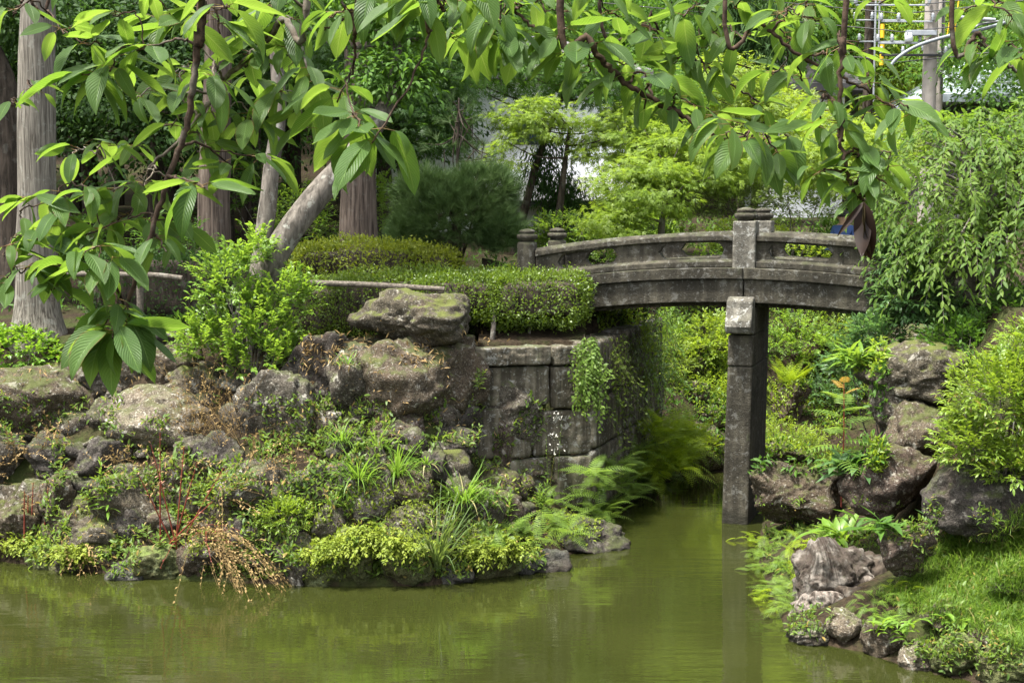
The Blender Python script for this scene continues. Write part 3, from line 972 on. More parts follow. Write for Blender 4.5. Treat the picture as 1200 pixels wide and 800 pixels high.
G_LIGHT = leaf_mat('leaves_light', (.085, .17, .018), (.15, .25, .035), (.30, .46, .04), .4, .42, .4, 1.5)
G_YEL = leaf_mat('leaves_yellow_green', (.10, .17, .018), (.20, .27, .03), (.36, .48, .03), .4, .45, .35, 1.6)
G_MID = leaf_mat('leaves_mid', (.035, .085, .014), (.075, .15, .022), (.14, .28, .025), .36, .55, .2, 1.2)
G_DARK = leaf_mat('leaves_dark', (.018, .045, .012), (.042, .085, .02), (.07, .15, .02), .3, .6, .15, 1.2)
G_MAPLE = leaf_mat('maple_leaves_light', (.095, .16, .018), (.18, .25, .034), (.34, .48, .04), .42, .5, .3, .9)
G_MAPLE_D = leaf_mat('maple_leaves_dark', (.022, .06, .012), (.055, .115, .018), (.10, .22, .02), .36, .45, .3, .9)
G_HEDGE = leaf_mat('hedge_leaves', (.05, .095, .010), (.12, .175, .018), (.20, .30, .015), .34, .42, .35, 2.2)
G_HEDGE_Y = leaf_mat('hedge_leaves_yellowing', (.11, .155, .016), (.22, .245, .026), (.32, .38, .02), .36, .45, .3, 2.0)
G_PINE = leaf_mat('pine_needles', (.03, .065, .016), (.085, .135, .04), (.06, .11, .025), .15, .55, .2, 2.0)
G_FERN = leaf_mat('fern_fronds', (.075, .14, .02), (.14, .21, .035), (.28, .42, .05), .4, .5, .25, 1.8)
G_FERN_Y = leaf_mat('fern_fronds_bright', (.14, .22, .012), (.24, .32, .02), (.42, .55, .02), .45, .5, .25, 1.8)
G_GRASS = leaf_mat('grass_blades', (.06, .13, .015), (.13, .22, .03), (.25, .42, .04), .4, .45, .3, 2.5, ((.30, .26, .12), .93))
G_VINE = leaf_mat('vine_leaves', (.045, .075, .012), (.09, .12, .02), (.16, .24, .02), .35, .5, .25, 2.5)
G_BLUE = leaf_mat('leaves_bluish', (.045, .105, .035), (.085, .155, .055), (.16, .30, .06), .36, .4, .4, 1.2)
G_AZ = leaf_mat('azalea_leaves', (.10, .18, .02), (.19, .26, .035), (.32, .45, .03), .36, .40, .4, 2.0, ((.16, .12, .03), .965))
G_GC = leaf_mat('ground_cover_leaves', (.075, .17, .015), (.14, .26, .025), (.28, .46, .03), .38, .4, .4, 3.0)
G_WHITE = leaf_mat('variegated_leaves', (.11, .17, .04), (.24, .29, .11), (.3, .42, .08), .38, .45, .3, 1.2)
G_DRY = leaf_mat('dry_stems', (.17, .11, .045), (.32, .23, .10), (.30, .20, .08), .25, .7, .15, 3)
G_RED = leaf_mat('red_stems', (.13, .022, .014), (.24, .055, .035), (.2, .04, .02), .12, .5, .3, 3)
G_PINK = leaf_mat('withered_pink_leaves', (.30, .14, .09), (.42, .24, .16), (.4, .2, .12), .3, .6, .2, 3)
G_WEED = leaf_mat('weed_leaves', (.06, .12, .02), (.13, .19, .035), (.25, .36, .04), .38, .48, .3, 3, ((.24, .17, .05), .92))
G_MOSS = leaf_mat('cushion_sprigs', (.11, .16, .018), (.21, .25, .03), (.3, .38, .03), .3, .55, .2, 4)
G_REED = leaf_mat('reed_leaves', (.06, .10, .03), (.13, .17, .06), (.2, .28, .05), .3, .45, .3, 4, ((.32, .27, .15), .85))
G_WHITEF = leaf_mat('white_flowers', (.55, .53, .45), (.7, .68, .62), (.5, .5, .4), .2, .6, .2, 3)
G_RED2 = leaf_mat('leaf_stalks_reddish', (.12, .06, .02), (.16, .12, .03), (.2, .12, .03), .2, .5, .3, 5)
G_ORANGE = leaf_mat('orange_new_leaves', (.26, .14, .03), (.36, .24, .05), (.5, .3, .05), .4, .5, .2, 3)

def twigs_np(s, e, r0, k=3, sag=None):
    """thin three-sided twigs from s to e"""
    s = np.asarray(s, float); e = np.asarray(e, float)
    n = len(s)
    t = norm(e - s); x = norm(np.cross(t, np.array((.3, .2, .93)))); y = np.cross(t, x)
    m = (s + e) / 2 + (0 if sag is None else sag)
    V = []
    for c, rr in ((s, 1), (m, .75), (e, .4)):
        for a in (0, 2.094, 4.189):
            V.append(c + (x * math.cos(a) + y * math.sin(a)) * np.broadcast_to(np.asarray(r0 * rr), (n,))[:, None])
    V = np.stack(V, 1)
    T = []
    for j in (0, 3):
        for i in range(3):
            a, b, c, d = j + i, j + (i + 1) % 3, j + 3 + (i + 1) % 3, j + 3 + i
            T += [(a, b, c), (a, c, d)]
    T = np.array(T)[None] + (np.arange(n) * 9)[:, None, None]
    return V.reshape(-1, 3), T.reshape(-1, 3)

def sprays(r, S, D, L, k, tpl, size, sag=.25, ang=55, jit=.3, sv=.3, twist=.35, both=False, t0=.12, up=(0, 0, 1)):
    """twigs starting at S along D, each carrying k leaves alternately left and right"""
    S = np.asarray(S, float); D = norm(D); n = len(S)
    L = np.broadcast_to(np.asarray(L, float), (n,)) * r.uniform(.7, 1.25, n)
    t = np.linspace(t0, 1, k)[None, :] + r.uniform(-.03, .03, (n, k))
    g = np.array((0, 0, -1.0))
    p = S[:, None] + D[:, None] * (L[:, None] * t)[..., None] + g * (sag * L[:, None] * t * t)[..., None]
    tan = norm(D[:, None] + g * (2 * sag * t)[..., None])
    side = norm(np.cross(tan, np.broadcast_to(np.asarray(up, float), tan.shape)) + 1e-4)
    sg = np.where(np.arange(k) % 2 == 0, 1.0, -1.0)[None, :, None]
    a = R(ang) * (1 - .55 * t)[..., None]
    d = tan * np.cos(a) + side * sg * np.sin(a) + r.normal(0, jit, (n, k, 3))
    nrm = np.cross(side, tan) * 1.0 + np.asarray(up, float) * .4 + r.normal(0, twist, (n, k, 3))
    sc = size * r.uniform(1 - sv, 1 + sv, (n, k))
    V, T = place(tpl, p.reshape(-1, 3), d.reshape(-1, 3), nrm.reshape(-1, 3), sc.ravel())
    e = S + D * L[:, None] + g * (sag * L)[:, None]
    return (V, T), (S, e, (S + e) / 2 + g * 0, L, sag)

def spray_twigs(info, rad):
    S, e, m, L, sag = info
    sg = np.zeros_like(S); sg[:, 2] = sag * L * .25
    return twigs_np(S, e, rad, sag=sg)

def lobe_pts(r, lobes, n, lo=.55, hi=1.0, zcut=-.6):
    """points in the outer part of a set of ellipsoids, with outward directions; those deep inside another lobe are dropped"""
    C = np.array([l[0] for l in lobes], float); Q = np.array([l[1] for l in lobes], float)
    w = (Q.prod(1)) ** (2 / 3); w /= w.sum()
    m = int(n * 1.8)
    i = r.choice(len(lobes), m, p=w)
    d = rdir(r, m, zcut, 1)
    t = (lo ** 3 + (hi ** 3 - lo ** 3) * r.uniform(0, 1, m)) ** (1 / 3)
    p = C[i] + d * Q[i] * t[:, None]
    keep = np.ones(m, bool)
    for j in range(len(lobes)):
        q = np.linalg.norm((p - C[j]) / Q[j], axis=1)
        keep &= ~((q < lo * .9) & (i != j))
    p, d, i = p[keep][:n], norm(d / Q[i])[keep][:n], i[keep][:n]
    return p, d, i

def limbs(base, targets, r0, r1=.012, bend=.3, seed=0):
    r = rng(seed); out = []
    for t in targets:
        base_ = np.asarray(base, float); t = np.asarray(t, float)
        m = base_ * .5 + t * .5 + np.array((0, 0, -bend * .3 * np.linalg.norm(t - base_))) + r.normal(0, .06, 3) * np.linalg.norm(t - base_)
        out.append((spline([base_, m, t], 9), np.linspace(r0, r1, 9)))
    return out

def px_lobe(px, py, Y, w, h, d=None):
    """ellipsoid around a photograph pixel: half widths in photograph pixels, depth half size in metres"""
    c = P(px, py, Y); k = Y / F
    return (c, (w * k, d if d else (w + h) / 2 * k, h * k))

def clump_crown(r, lobes, n_clump, per, cr, tpl, size, flat=.45, droop=.45, lo=.35, jit=.5, zcut=-.8):
    """crown of separate leaf clumps: gaps between the clumps let the background show"""
    c, d, _ = lobe_pts(r, lobes, n_clump, lo, 1.0, zcut)
    n = len(c)
    rad = cr * r.uniform(.6, 1.4, n)
    o = r.normal(0, 1, (n, per, 3)); o /= np.maximum(1, np.linalg.norm(o, axis=2, keepdims=True) / 1.6)
    o = o * rad[:, None, None] * np.array((1, 1, flat))
    p = (c[:, None] + o).reshape(-1, 3)
    out = np.repeat(d, per, 0)
    dirs = norm(o.reshape(-1, 3)) * .8 + out * .35 + np.array((0, 0, -droop)) + r.normal(0, jit, (n * per, 3))
    ups = np.array((0, 0, 1.0)) + out * .35 + r.normal(0, .35, (n * per, 3))
    return place(tpl, p, dirs, ups, size * r.uniform(.65, 1.3, n * per)), c

def tree(name, label, base, trunk_pts, trunk_r, lobes, leafargs, mat, bark, cat='tree', group=None, seed=1, n_limb=10, fork=.7, rough=.11):
    """a tree: tapered trunk with limbs (one part) and a crown of leaf clumps (one part)"""
    r = rng(seed)
    base = np.asarray(base, float)
    t = empty(name, base, label, cat, group)
    items = [(spline(np.asarray(trunk_pts) - base, 26), np.interp(np.linspace(0, 1, 26), np.linspace(0, 1, len(trunk_r)), trunk_r))]
    lob = [(np.asarray(c) - base, q) for c, q in lobes]
    if lob:
        (V, T), c = clump_crown(r, lob, *leafargs[:3], leafargs[3], leafargs[4], **(leafargs[5] if len(leafargs) > 5 else {}))
        k = r.permutation(len(c))[:n_limb]
        tp = items[0][0]
        for j in k:
            dd = np.linalg.norm(tp - c[j], axis=1) + .6 * np.maximum(tp[:, 2] - c[j][2] + .2, 0) + 2 * (np.arange(26) < 26 * fork * .6)
            q = int(np.argmin(dd))
            items += limbs(tp[q], [c[j]], items[0][1][q] * .45, .008, seed=j)
    tubes('trunk', items, M[bark], t, 22, rough)
    if lob:
        mesh_np('crown', V, T, mat, t)
    return t

def bush(name, label, base, lobes, mat, n, L, k, tpl, size, cat='shrub', group=None, seed=1, sag=.15, upb=.5, stems=9, stem_r=.012, lo=.5, ang=55, bark='bark_grey', zcut=-.5, twist=.35):
    """a shrub: stems from the ground and sprays of leaves"""
    r = rng(seed); base = np.asarray(base, float)
    t = empty(name, base, label, cat, group)
    lob = [(np.asarray(c) - base, q) for c, q in lobes]
    p, d, _ = lobe_pts(r, lob, n, lo, .92, zcut)
    D = d + np.array((0, 0, upb)) + r.normal(0, .3, p.shape)
    p = p - norm(D) * L * .6
    (V, T), info = sprays(r, p, D, L, k, tpl, size, sag, ang, twist=twist)
    q = r.permutation(len(p))[:stems]
    items = limbs((0, 0, -.05), [p[j] for j in q], stem_r, stem_r * .35, .0, seed)
    tv, tt = spray_twigs(info, .0022)
    st = tubes('stems', items, M[bark], t, 6)
    mesh_np('twigs', tv, tt, M[bark], t)
    mesh_np('foliage', V, T, mat, t)
    return t

def hedge(name, label, boxes, mat, n, size, base=None, seed=1, cat='hedge', core='bark_dark', stems=(), group=None, tpl=None, bump=.11):
    """a clipped hedge: rounded boxes (centre, half sizes, rotation) with leafy sides over a twiggy inside"""
    r = rng(seed)
    base = np.asarray(boxes[0][0], float) * np.array((1, 1, 1)) if base is None else np.asarray(base, float)
    t = empty(name, base, label, cat, group)
    areas = np.array([b[1][0] * b[1][1] + b[1][0] * b[1][2] + b[1][1] * b[1][2] for b in boxes]); areas /= areas.sum()
    Vs, cores = [], []
    for b, a in zip(boxes, areas):
        c, h = np.asarray(b[0], float) - base, np.asarray(b[1], float); rot = b[2] if len(b) > 2 else 0
        m = int(n * a)
        d = rdir(r, m * 2)
        d = norm(d / 1.0)
        # point on a superellipsoid, spread by the box's face areas
        fa = np.array((h[1] * h[2], h[0] * h[2], h[0] * h[1])); fa /= fa.sum()
        ax = r.choice(3, m, p=fa)
        q = r.uniform(-1, 1, (m, 3)); q[np.arange(m), ax] = np.sign(r.uniform(-1, 1, m))
        pw = 3.6
        rad = (np.abs(q) ** pw).sum(1) ** (-1 / pw)
        q = q * rad[:, None]
        nn = norm(np.sign(q) * np.abs(q) ** (pw - 1) / h)
        p = q * h
        p = p + nn * (bump * fbm(p * 4.0 + seed, seed, 3) + r.uniform(-.08, .03, m) + .08 * r.uniform(0, 1, m) * (r.uniform(0, 1, m) > .94))[:, None]
        p = rotz(p, rot); nn = rotz(nn, rot)
        dirs = nn * .7 + r.normal(0, .6, (m, 3)) + np.array((0, 0, .3))
        ups = nn * .8 + np.array((0, 0, .5)) + r.normal(0, .5, (m, 3))
        Vs.append(place(tpl or LS, p + c, dirs, ups, size * r.uniform(.6, 1.35, m)))
        V, T = rock_geo(seed + 7, h - .13, 4, rough=.05, boxy=7)
        cores.append((rotz(V, rot) + c, T))
    V, T = join(cores)
    mesh_np('inner_twigs', V, T, M[core], t, smooth=True)
    V, T = join(Vs)
    mesh_np('foliage', V, T, mat, t)
    if len(stems):
        tubes('stem', [(spline(np.asarray(s) - base, 8), np.linspace(rr, rr * .7, 8)) for s, rr in stems], M['bark_grey'], t, 8)
    return t

def frond_plant(name, label, pos, n, L, mat, cat='fern', group=None, seed=1, tilt=(.2, .9), pairs=12, w=.3, bend=1.0, face=None, spread=.05, pw=.15):
    r = rng(seed)
    tpl = frond_tpl(pairs, w, bend, pw=pw)
    a = r.uniform(0, 2 * math.pi, n)
    if face is not None: a = face[0] + r.uniform(-face[1], face[1], n)
    el = r.uniform(tilt[0], tilt[1], n)
    d = np.stack([np.cos(a) * np.cos(el), np.sin(a) * np.cos(el), np.sin(el)], 1)
    up = np.stack([-np.cos(a) * np.sin(el), -np.sin(a) * np.sin(el), np.cos(el)], 1) + r.normal(0, .12, (n, 3))
    V, T = place(tpl, r.normal(0, spread, (n, 3)) * np.array((1, 1, .3)), d, up, L * r.uniform(.6, 1.2, n))
    o = mesh_np(name, V, T, mat)
    o.location = tuple(float(c) for c in pos)
    return tag(o, label, cat, group)

def blades(r, n, L, w, bend=(.3, 1.5), tilt=(.5, 1.5), spread=.08, seg=4):
    parts = []
    for b in np.linspace(bend[0], bend[1], 4):
        m = max(1, n // 4)
        a = r.uniform(0, 2 * math.pi, m); el = r.uniform(tilt[0], tilt[1], m)
        d = np.stack([np.cos(a) * np.cos(el), np.sin(a) * np.cos(el), np.sin(el)], 1)
        up = np.stack([-np.cos(a) * np.sin(el), -np.sin(a) * np.sin(el), np.cos(el)], 1)
        q = np.stack([np.cos(a), np.sin(a), 0 * a], 1) * np.abs(r.normal(0, spread, m))[:, None]
        parts.append(place(blade_tpl(w / L, b, seg), q, d, up, L * r.uniform(.55, 1.2, m)))
    return join(parts)

def tuft(name, label, pos, n, L, w, mat, cat='grass tuft', group=None, seed=1, **kw):
    V, T = blades(rng(seed), n, L, w, **kw)
    o = mesh_np(name, V, T, mat)
    o.location = tuple(float(c) for c in pos)
    return tag(o, label, cat, group)

def stalk_plant(name, label, pos, heights, lean, mat_stem, mat_leaf, tpl, size, k, stem_r=.004, cat='plant', group=None, seed=1, ang=70, sag=.1, spread=.05, t0=.15, jit=.2):
    """upright stems, each set with leaves all round"""
    r = rng(seed); n = len(heights)
    t = empty(name, pos, label, cat, group)
    S = r.normal(0, spread, (n, 3)) * np.array((1, 1, 0)); S[:, 2] = -.03
    D = np.asarray(lean, float) if np.ndim(lean) == 2 else np.stack([r.normal(0, lean, n), r.normal(0, lean, n), np.ones(n)], 1)
    D = norm(D); H = np.asarray(heights, float)
    tt = np.linspace(t0, 1, k)[None] + r.uniform(-.02, .02, (n, k))
    p = S[:, None] + D[:, None] * (H[:, None] * tt)[..., None]
    p[..., 2] -= sag * H[:, None] * tt ** 2
    az = np.arange(k)[None] * 2.4 + r.uniform(0, 6, (n, 1))
    a = R(ang) * (1 - .6 * tt ** 2)
    hor = np.stack([np.cos(az), np.sin(az), 0 * az], -1)
    d = hor * np.sin(a)[..., None] + D[:, None] * np.cos(a)[..., None] + r.normal(0, jit, (n, k, 3))
    V, T = place(tpl, p.reshape(-1, 3), d.reshape(-1, 3), np.array((0, 0, 1.0)) + r.normal(0, .2, (n * k, 3)), (size * (1.15 - .65 * tt ** 1.5) * r.uniform(.8, 1.2, (n, k))).ravel())
    items = []
    for i in range(n):
        q = np.linspace(0, 1, 6)[:, None]
        pts = S[i] + D[i] * H[i] * q; pts[:, 2] -= sag * H[i] * q[:, 0] ** 2
        items.append((pts, np.linspace(stem_r, stem_r * .4, 6)))
    tubes('stems', items, mat_stem, t, 5)
    mesh_np('leaves', V, T, mat_leaf, t)
    return t

# ------------------------------------------------------------------ far trees on the hillside: three kinds, copied
def proto(name, label, seed, H, cw, mat, bark, n_clump, per, cr, tpl, size, droop=.4, tall=1.0):
    r = rng(seed)
    lobes = [((0, 0, H * .62), (cw, cw, H * .34 * tall))]
    for k in range(5):
        a = k * 1.257 + r.uniform(-.4, .4)
        lobes.append(((math.cos(a) * cw * .55, math.sin(a) * cw * .55, H * r.uniform(.42, .72)), (cw * .6, cw * .6, H * .2)))
    pts = [(0, 0, -.6), (.1, .05, H * .3), (-.05, .1, H * .6), (0, 0, H * .85)]
    return tree(name, label, (0, 0, 0), pts, [.22, .17, .10, .03], lobes, (n_clump, per, cr, tpl, size, dict(droop=droop)), mat, bark, 'tree', 'trees in the wood behind the garden', seed, 9)

far_kinds = [
    (proto('broadleaf_tree', 'dark green broadleaf tree standing in the wood behind the garden', 11, 8.0, 2.5, G_DARK, 'bark_dark', 520, 26, .42, LEAF_W, .13), 'dark'),
    (proto('broadleaf_tree', 'mid green broadleaf tree standing in the wood behind the garden', 12, 8.5, 2.8, G_MID, 'bark_dark', 520, 26, .45, LEAF_W, .14), 'mid'),
    (proto('broadleaf_tree', 'bright yellow green broadleaf tree standing in the wood behind the garden', 13, 8.0, 2.7, G_YEL, 'bark_grey', 480, 26, .42, LEAF_W, .13), 'light'),
]
used = [False] * 3
def far_tree(px, Y, kind, s, rz):
    x = (px - 600) / F * Y * 1.02
    p = (x, Y, hz(x, Y) - .3)
    if not used[kind]: o = far_kinds[kind][0]; used[kind] = True
    else: o = copy_tree(far_kinds[kind][0])
    o.location = p; o.rotation_euler = (0, 0, rz); o.scale = (s, s, s * (1 + .15 * math.sin(px)))
    return o
rr_ = rng(3)
rows = [(23.5, [(-60, 0), (75, 0), (190, 0), (300, 0)], .85), (27, [(20, 0), (140, 1), (255, 0), (365, 0), (450, 0)], .95),
        (33, [(-70, 0), (85, 0), (210, 1), (330, 0), (440, 1), (1190, 1)], 1.0),
        (39, [(0, 1), (130, 0), (270, 1), (400, 0), (520, 1), (640, 1), (760, 1), (880, 1), (985, 2), (1120, 2), (1235, 1)], 1.05),
        (47, [(60, 0), (190, 1), (320, 1), (450, 1), (570, 0), (690, 1), (800, 1), (910, 1), (1020, 2), (1150, 1), (1180, 0)], 1.1),
        (57, [(-20, 1), (120, 1), (250, 0), (380, 1), (500, 1), (620, 1), (740, 2), (850, 1), (950, 2), (1055, 2), (1190, 1), (1270, 0)], 1.2),
        (70, [(30, 0), (160, 1), (290, 1), (420, 0), (540, 1), (660, 1), (780, 1), (900, 1), (1000, 1), (1110, 2), (1230, 1)], 1.35),
        (86, [(0, 1), (130, 0), (260, 1), (390, 1), (520, 1), (650, 0), (780, 1), (910, 1), (1040, 2), (1170, 1)], 1.6),
        (105, [(-20, 0), (130, 1), (280, 1), (430, 1), (580, 1), (730, 1), (880, 1), (1030, 1), (1180, 1)], 2.0)]
for Y, lst, s in rows:
    for px, kd in lst:
        far_tree(px + rr_.uniform(-20, 20), Y + rr_.uniform(-1.2, 1.2), kd, s * rr_.uniform(.85, 1.15), rr_.uniform(0, 6.28))

# ------------------------------------------------------------------ trunks at the left
def trunk_px(pts, Y):
    return [P(x, y, Y + (q[0] if q else 0)) for (x, y, *q) in pts]
def crown_above(x, y, z, w=1.6, h=2.6):
    return [((x, y, z), (w, w, h)), ((x + .7, y, z - 1), (w * .7, w * .7, h * .5))]
g0 = P(46, 392, 16.9); top = P(43, -60, 16.9)
tree('cedar_tree', 'pale barked cedar with a straight furrowed trunk at the left edge', (g0[0], g0[1], hz(g0[0], g0[1])), [(g0[0], 16.9, 1.9), P(43, 340, 16.9), P(43, 100, 16.9), top, top + np.array((0, 0, 5.5))],
     [.44, .255, .215, .20, .08], crown_above(top[0], 16.9, top[2] + 5), (140, 40, .45, LEAF_N, .16), G_DARK, 'bark_pale', 'tree', None, 21, 8)
g0 = P(420, 300, 20.5)
tree('cedar_tree', 'brown barked cedar standing behind the leaning trunk and the yellowing hedge', (g0[0], 20.5, hz(g0[0], 20.5)), [(g0[0], 20.5, 1.9), P(419, 270, 20.5), P(420, 180, 20.5), P(421, 40, 20.5), P(421, -120, 20.5) + np.array((0, 0, 4))],
     [.36, .285, .25, .22, .08], crown_above(g0[0], 20.5, 11.5), (140, 40, .45, LEAF_N, .16), G_DARK, 'bark_red', 'tree', None, 22, 8)
g0 = P(250, 330, 20)
tree('cedar_tree', 'dark brown cedar trunk seen between the pale cedar and the slender grey stem', (g0[0], 20, hz(g0[0], 20)), [(g0[0], 20, 1.9), P(250, 260, 20), P(253, 150, 20), P(256, -40, 20), P(257, -120, 20) + np.array((0, 0, 4))],
     [.30, .24, .21, .18, .07], crown_above(g0[0], 20, 11), (130, 40, .45, LEAF_N, .16), G_DARK, 'bark_red', 'tree', None, 23, 8)
g0 = P(8, 330, 19)
tree('old_tree', 'dark crooked tree trunk cut by the left picture edge behind the pale cedar', (g0[0], 19, hz(g0[0], 19)), [(g0[0] + .15, 19, 1.9), P(14, 270, 19), P(12, 170, 19), P(2, 90, 19), P(-30, 20, 19), P(-60, -80, 19)],
     [.26, .2, .18, .16, .13, .08], [px_lobe(-30, 10, 19.4, 110, 60)], (170, 34, .3, LEAF_W, .10), G_DARK, 'bark_dark', 'tree', None, 24, 8, .3)
# the leaning tree with its slender second stem
g0 = P(292, 395, 15.9)
lt = tree('leaning_tree', 'grey barked tree leaning to the right over the hedge, with a knot hole', (g0[0], 15.9, hz(g0[0], 15.9)),
     [(g0[0] - .05, 15.9, 2.0), P(297, 350, 15.9), P(335, 278, 16), P(378, 222, 16.2), P(425, 168, 16.4), P(458, 110, 16.7), P(470, 30, 17.0)], [.19, .165, .155, .15, .125, .10, .05],
     [px_lobe(480, 20, 17, 70, 50), px_lobe(455, 95, 16.6, 46, 34), px_lobe(400, 10, 17, 60, 40)], (170, 30, .2, LEAF_W, .09), G_MID, 'bark_grey', 'tree', None, 25, 8, .9, .05)
o0 = np.array(lt.location)
tubes('stem', [(spline([q - o0 for q in (P(300, 350, 15.9), P(306, 300, 15.98), P(314, 240, 16.05), P(319, 190, 16.1), P(327, 130, 16.2), P(322, 40, 16.3))], 24), np.linspace(.12, .075, 24))], M['bark_grey'], lt, 12, .05)
# knot: a ring of bark round a dark lump painted as the hollow's shade
kc = P(397, 216, 16.05) - o0
V, T = rock_geo(5, (.05, .05, .05), 3, rough=.1)
tor = []
for i in range(13):
    a = i / 12 * 2 * math.pi
    tor.append(kc + np.array((math.cos(a) * .047, 0, math.sin(a) * .06)))
kn = tubes('knot', [(np.array(tor), .012)], M['bark_grey'], lt, 8)
mesh_np('knot_hole_shade', V * np.array((.9, .4, 1.15)) + kc + np.array((0, -.012, 0)), T, M['bark_dark'], kn, smooth=True)

# ------------------------------------------------------------------ maples and other garden trees
def garden_tree(name, label, px, py, Y, lobes, args, mat, bark='bark_dark', seed=1, tr=.09, lean=0):
    b = P(px, py, Y); zg = hz(b[0], Y)
    top = np.mean([c for c, q in lobes], 0)
    pts = [(b[0], Y, zg - .2), ((b[0] * .6 + top[0] * .4) + lean, (Y + top[1]) / 2, zg * .5 + top[2] * .5), top + np.array((0, 0, .2))]
    return tree(name, label, (b[0], Y, zg), pts, [tr, tr * .75, tr * .3], lobes, args, mat, bark, 'tree', None, seed, 14, .6)
garden_tree('maple_tree', 'dark green maple behind the leaning trunk, left of the white house', 480, 290, 21,
     [px_lobe(465, 110, 21, 85, 62, 1.0), px_lobe(400, 70, 21.4, 70, 45, .9), px_lobe(520, 70, 21.3, 45, 55, .8), px_lobe(500, 160, 20.7, 45, 32, .7), px_lobe(420, 170, 21.2, 40, 30, .6)],
     (430, 34, .2, LMAP, .095, dict(flat=.3, lo=.45)), G_MAPLE_D, seed=31)
garden_tree('maple_tree', 'bright maple with small star leaves in front of the white house', 650, 290, 24.8,
     [px_lobe(628, 145, 24.8, 56, 28, .8), px_lobe(712, 168, 25.1, 42, 36, .7), px_lobe(592, 190, 24.6, 20, 30, .5), px_lobe(735, 150, 25.3, 40, 36, .6)],
     (170, 34, .17, LMAP, .105, dict(flat=.3, lo=.5)), G_MAPLE, seed=32)
garden_tree('maple_tree', 'pale green maple spreading low behind the arched railing', 770, 290, 24.3,
     [px_lobe(755, 222, 23.8, 62, 42, .8), px_lobe(790, 190, 24.6, 85, 50, .9), px_lobe(722, 258, 23.4, 36, 22, .6), px_lobe(850, 190, 25.3, 70, 45, .9)],
     (380, 34, .18, LMAP, .105, dict(flat=.3, lo=.45)), G_MAPLE, seed=33, bark='bark_grey')
garden_tree('cypress_tree', 'dark drooping evergreen between the two bright maples', 655, 290, 26.0,
     [px_lobe(645, 205, 26.0, 30, 50, .5), px_lobe(668, 235, 26.0, 28, 25, .5)], (90, 40, .16, LEAF_N, .12, dict(droop=1.3, flat=1.2)), G_DARK, seed=34)
garden_tree('maple_tree', 'dense green tree hiding the roof of the white house', 600, 290, 25.5,
     [px_lobe(560, 70, 25.5, 60, 46, .9), px_lobe(640, 85, 25.7, 60, 40, .9), px_lobe(710, 100, 25.6, 50, 40, .8), px_lobe(770, 120, 26, 50, 45, .8)], (300, 34, .22, LMAP, .11, dict(flat=.4, lo=.4)), G_MID, seed=38)
garden_tree('conifer_tree', 'tall dark conifer on the slope behind the cherry twigs right of centre', 868, 200, 33,
     [px_lobe(868, 70, 33, 38, 70, 1.0), px_lobe(890, 40, 33, 40, 50, 1.0), px_lobe(850, 10, 33, 40, 50, 1.0)], (200, 36, .3, LEAF_N, .2, dict(droop=1.2, flat=1.2)), G_DARK, seed=35)
garden_tree('maple_tree', 'yellow green round crowned tree above the grey flat roof', 876, 230, 27,
     [px_lobe(850, 105, 27, 55, 40, .9), px_lobe(905, 130, 27, 45, 30, .8), px_lobe(960, 165, 26, 60, 40, .9)], (240, 34, .22, LMAP, .11, dict(flat=.4, lo=.4)), G_YEL, seed=36)
garden_tree('maple_tree', 'sunlit tree between the utility pole and the bridge end', 1010, 260, 24,
     [px_lobe(1000, 190, 24, 70, 40, .9), px_lobe(1060, 165, 25, 40, 34, .8)], (230, 34, .2, LMAP, .10, dict(flat=.4, lo=.4)), G_YEL, seed=37)

# shrubs behind the bridge
b = P(920, 300, 25)
bush('variegated_shrub', 'white edged leafy shrub right behind the middle of the railing', (b[0], b[1], hz(b[0], b[1])), [px_lobe(860, 240, 25, 55, 34, .7), px_lobe(945, 240, 25, 60, 36, .5), px_lobe(900, 215, 25.3, 55, 24, .7)], G_WHITE, 560, .34, 9, LEAF, .085, seed=41)
b = P(935, 330, 24)
bush('golden_shrub', 'glowing yellow green shrub seen through the right railing opening', (b[0], b[1], hz(b[0], b[1])), [px_lobe(940, 300, 24, 50, 26, .5), px_lobe(940, 330, 24, 50, 26, .5)], G_YEL, 220, .2, 10, LEAF, .06, seed=42)
b = P(690, 330, 24)
bush('low_shrub', 'mid green shrub behind the left railing openings', (b[0], b[1], hz(b[0], b[1])), [px_lobe(690, 305, 24, 60, 24, .5), px_lobe(660, 270, 24.5, 50, 26, .5), px_lobe(800, 300, 24, 70, 26, .5), px_lobe(760, 275, 25, 70, 20, .5)], G_LIGHT, 420, .25, 9, LEAF, .065, seed=43)
b = P(480, 290, 22)
bush('low_shrub', 'light leafed undergrowth between the brown cedar and the dark pine', (b[0], b[1], 2.6), [px_lobe(450, 245, 22, 30, 45, .5), px_lobe(350, 260, 21.5, 50, 50, .5)], G_LIGHT, 330, .3, 9, LEAF, .075, seed=44)
b = P(330, 300, 22)
bush('low_shrub', 'mid green undergrowth behind the slender grey stem', (b[0], b[1], 2.6), [px_lobe(290, 225, 22.5, 60, 60, .6), px_lobe(200, 280, 19, 50, 30, .5), px_lobe(110, 290, 19.5, 40, 40, .5)], G_MID, 420, .3, 9, LEAF, .08, seed=45)

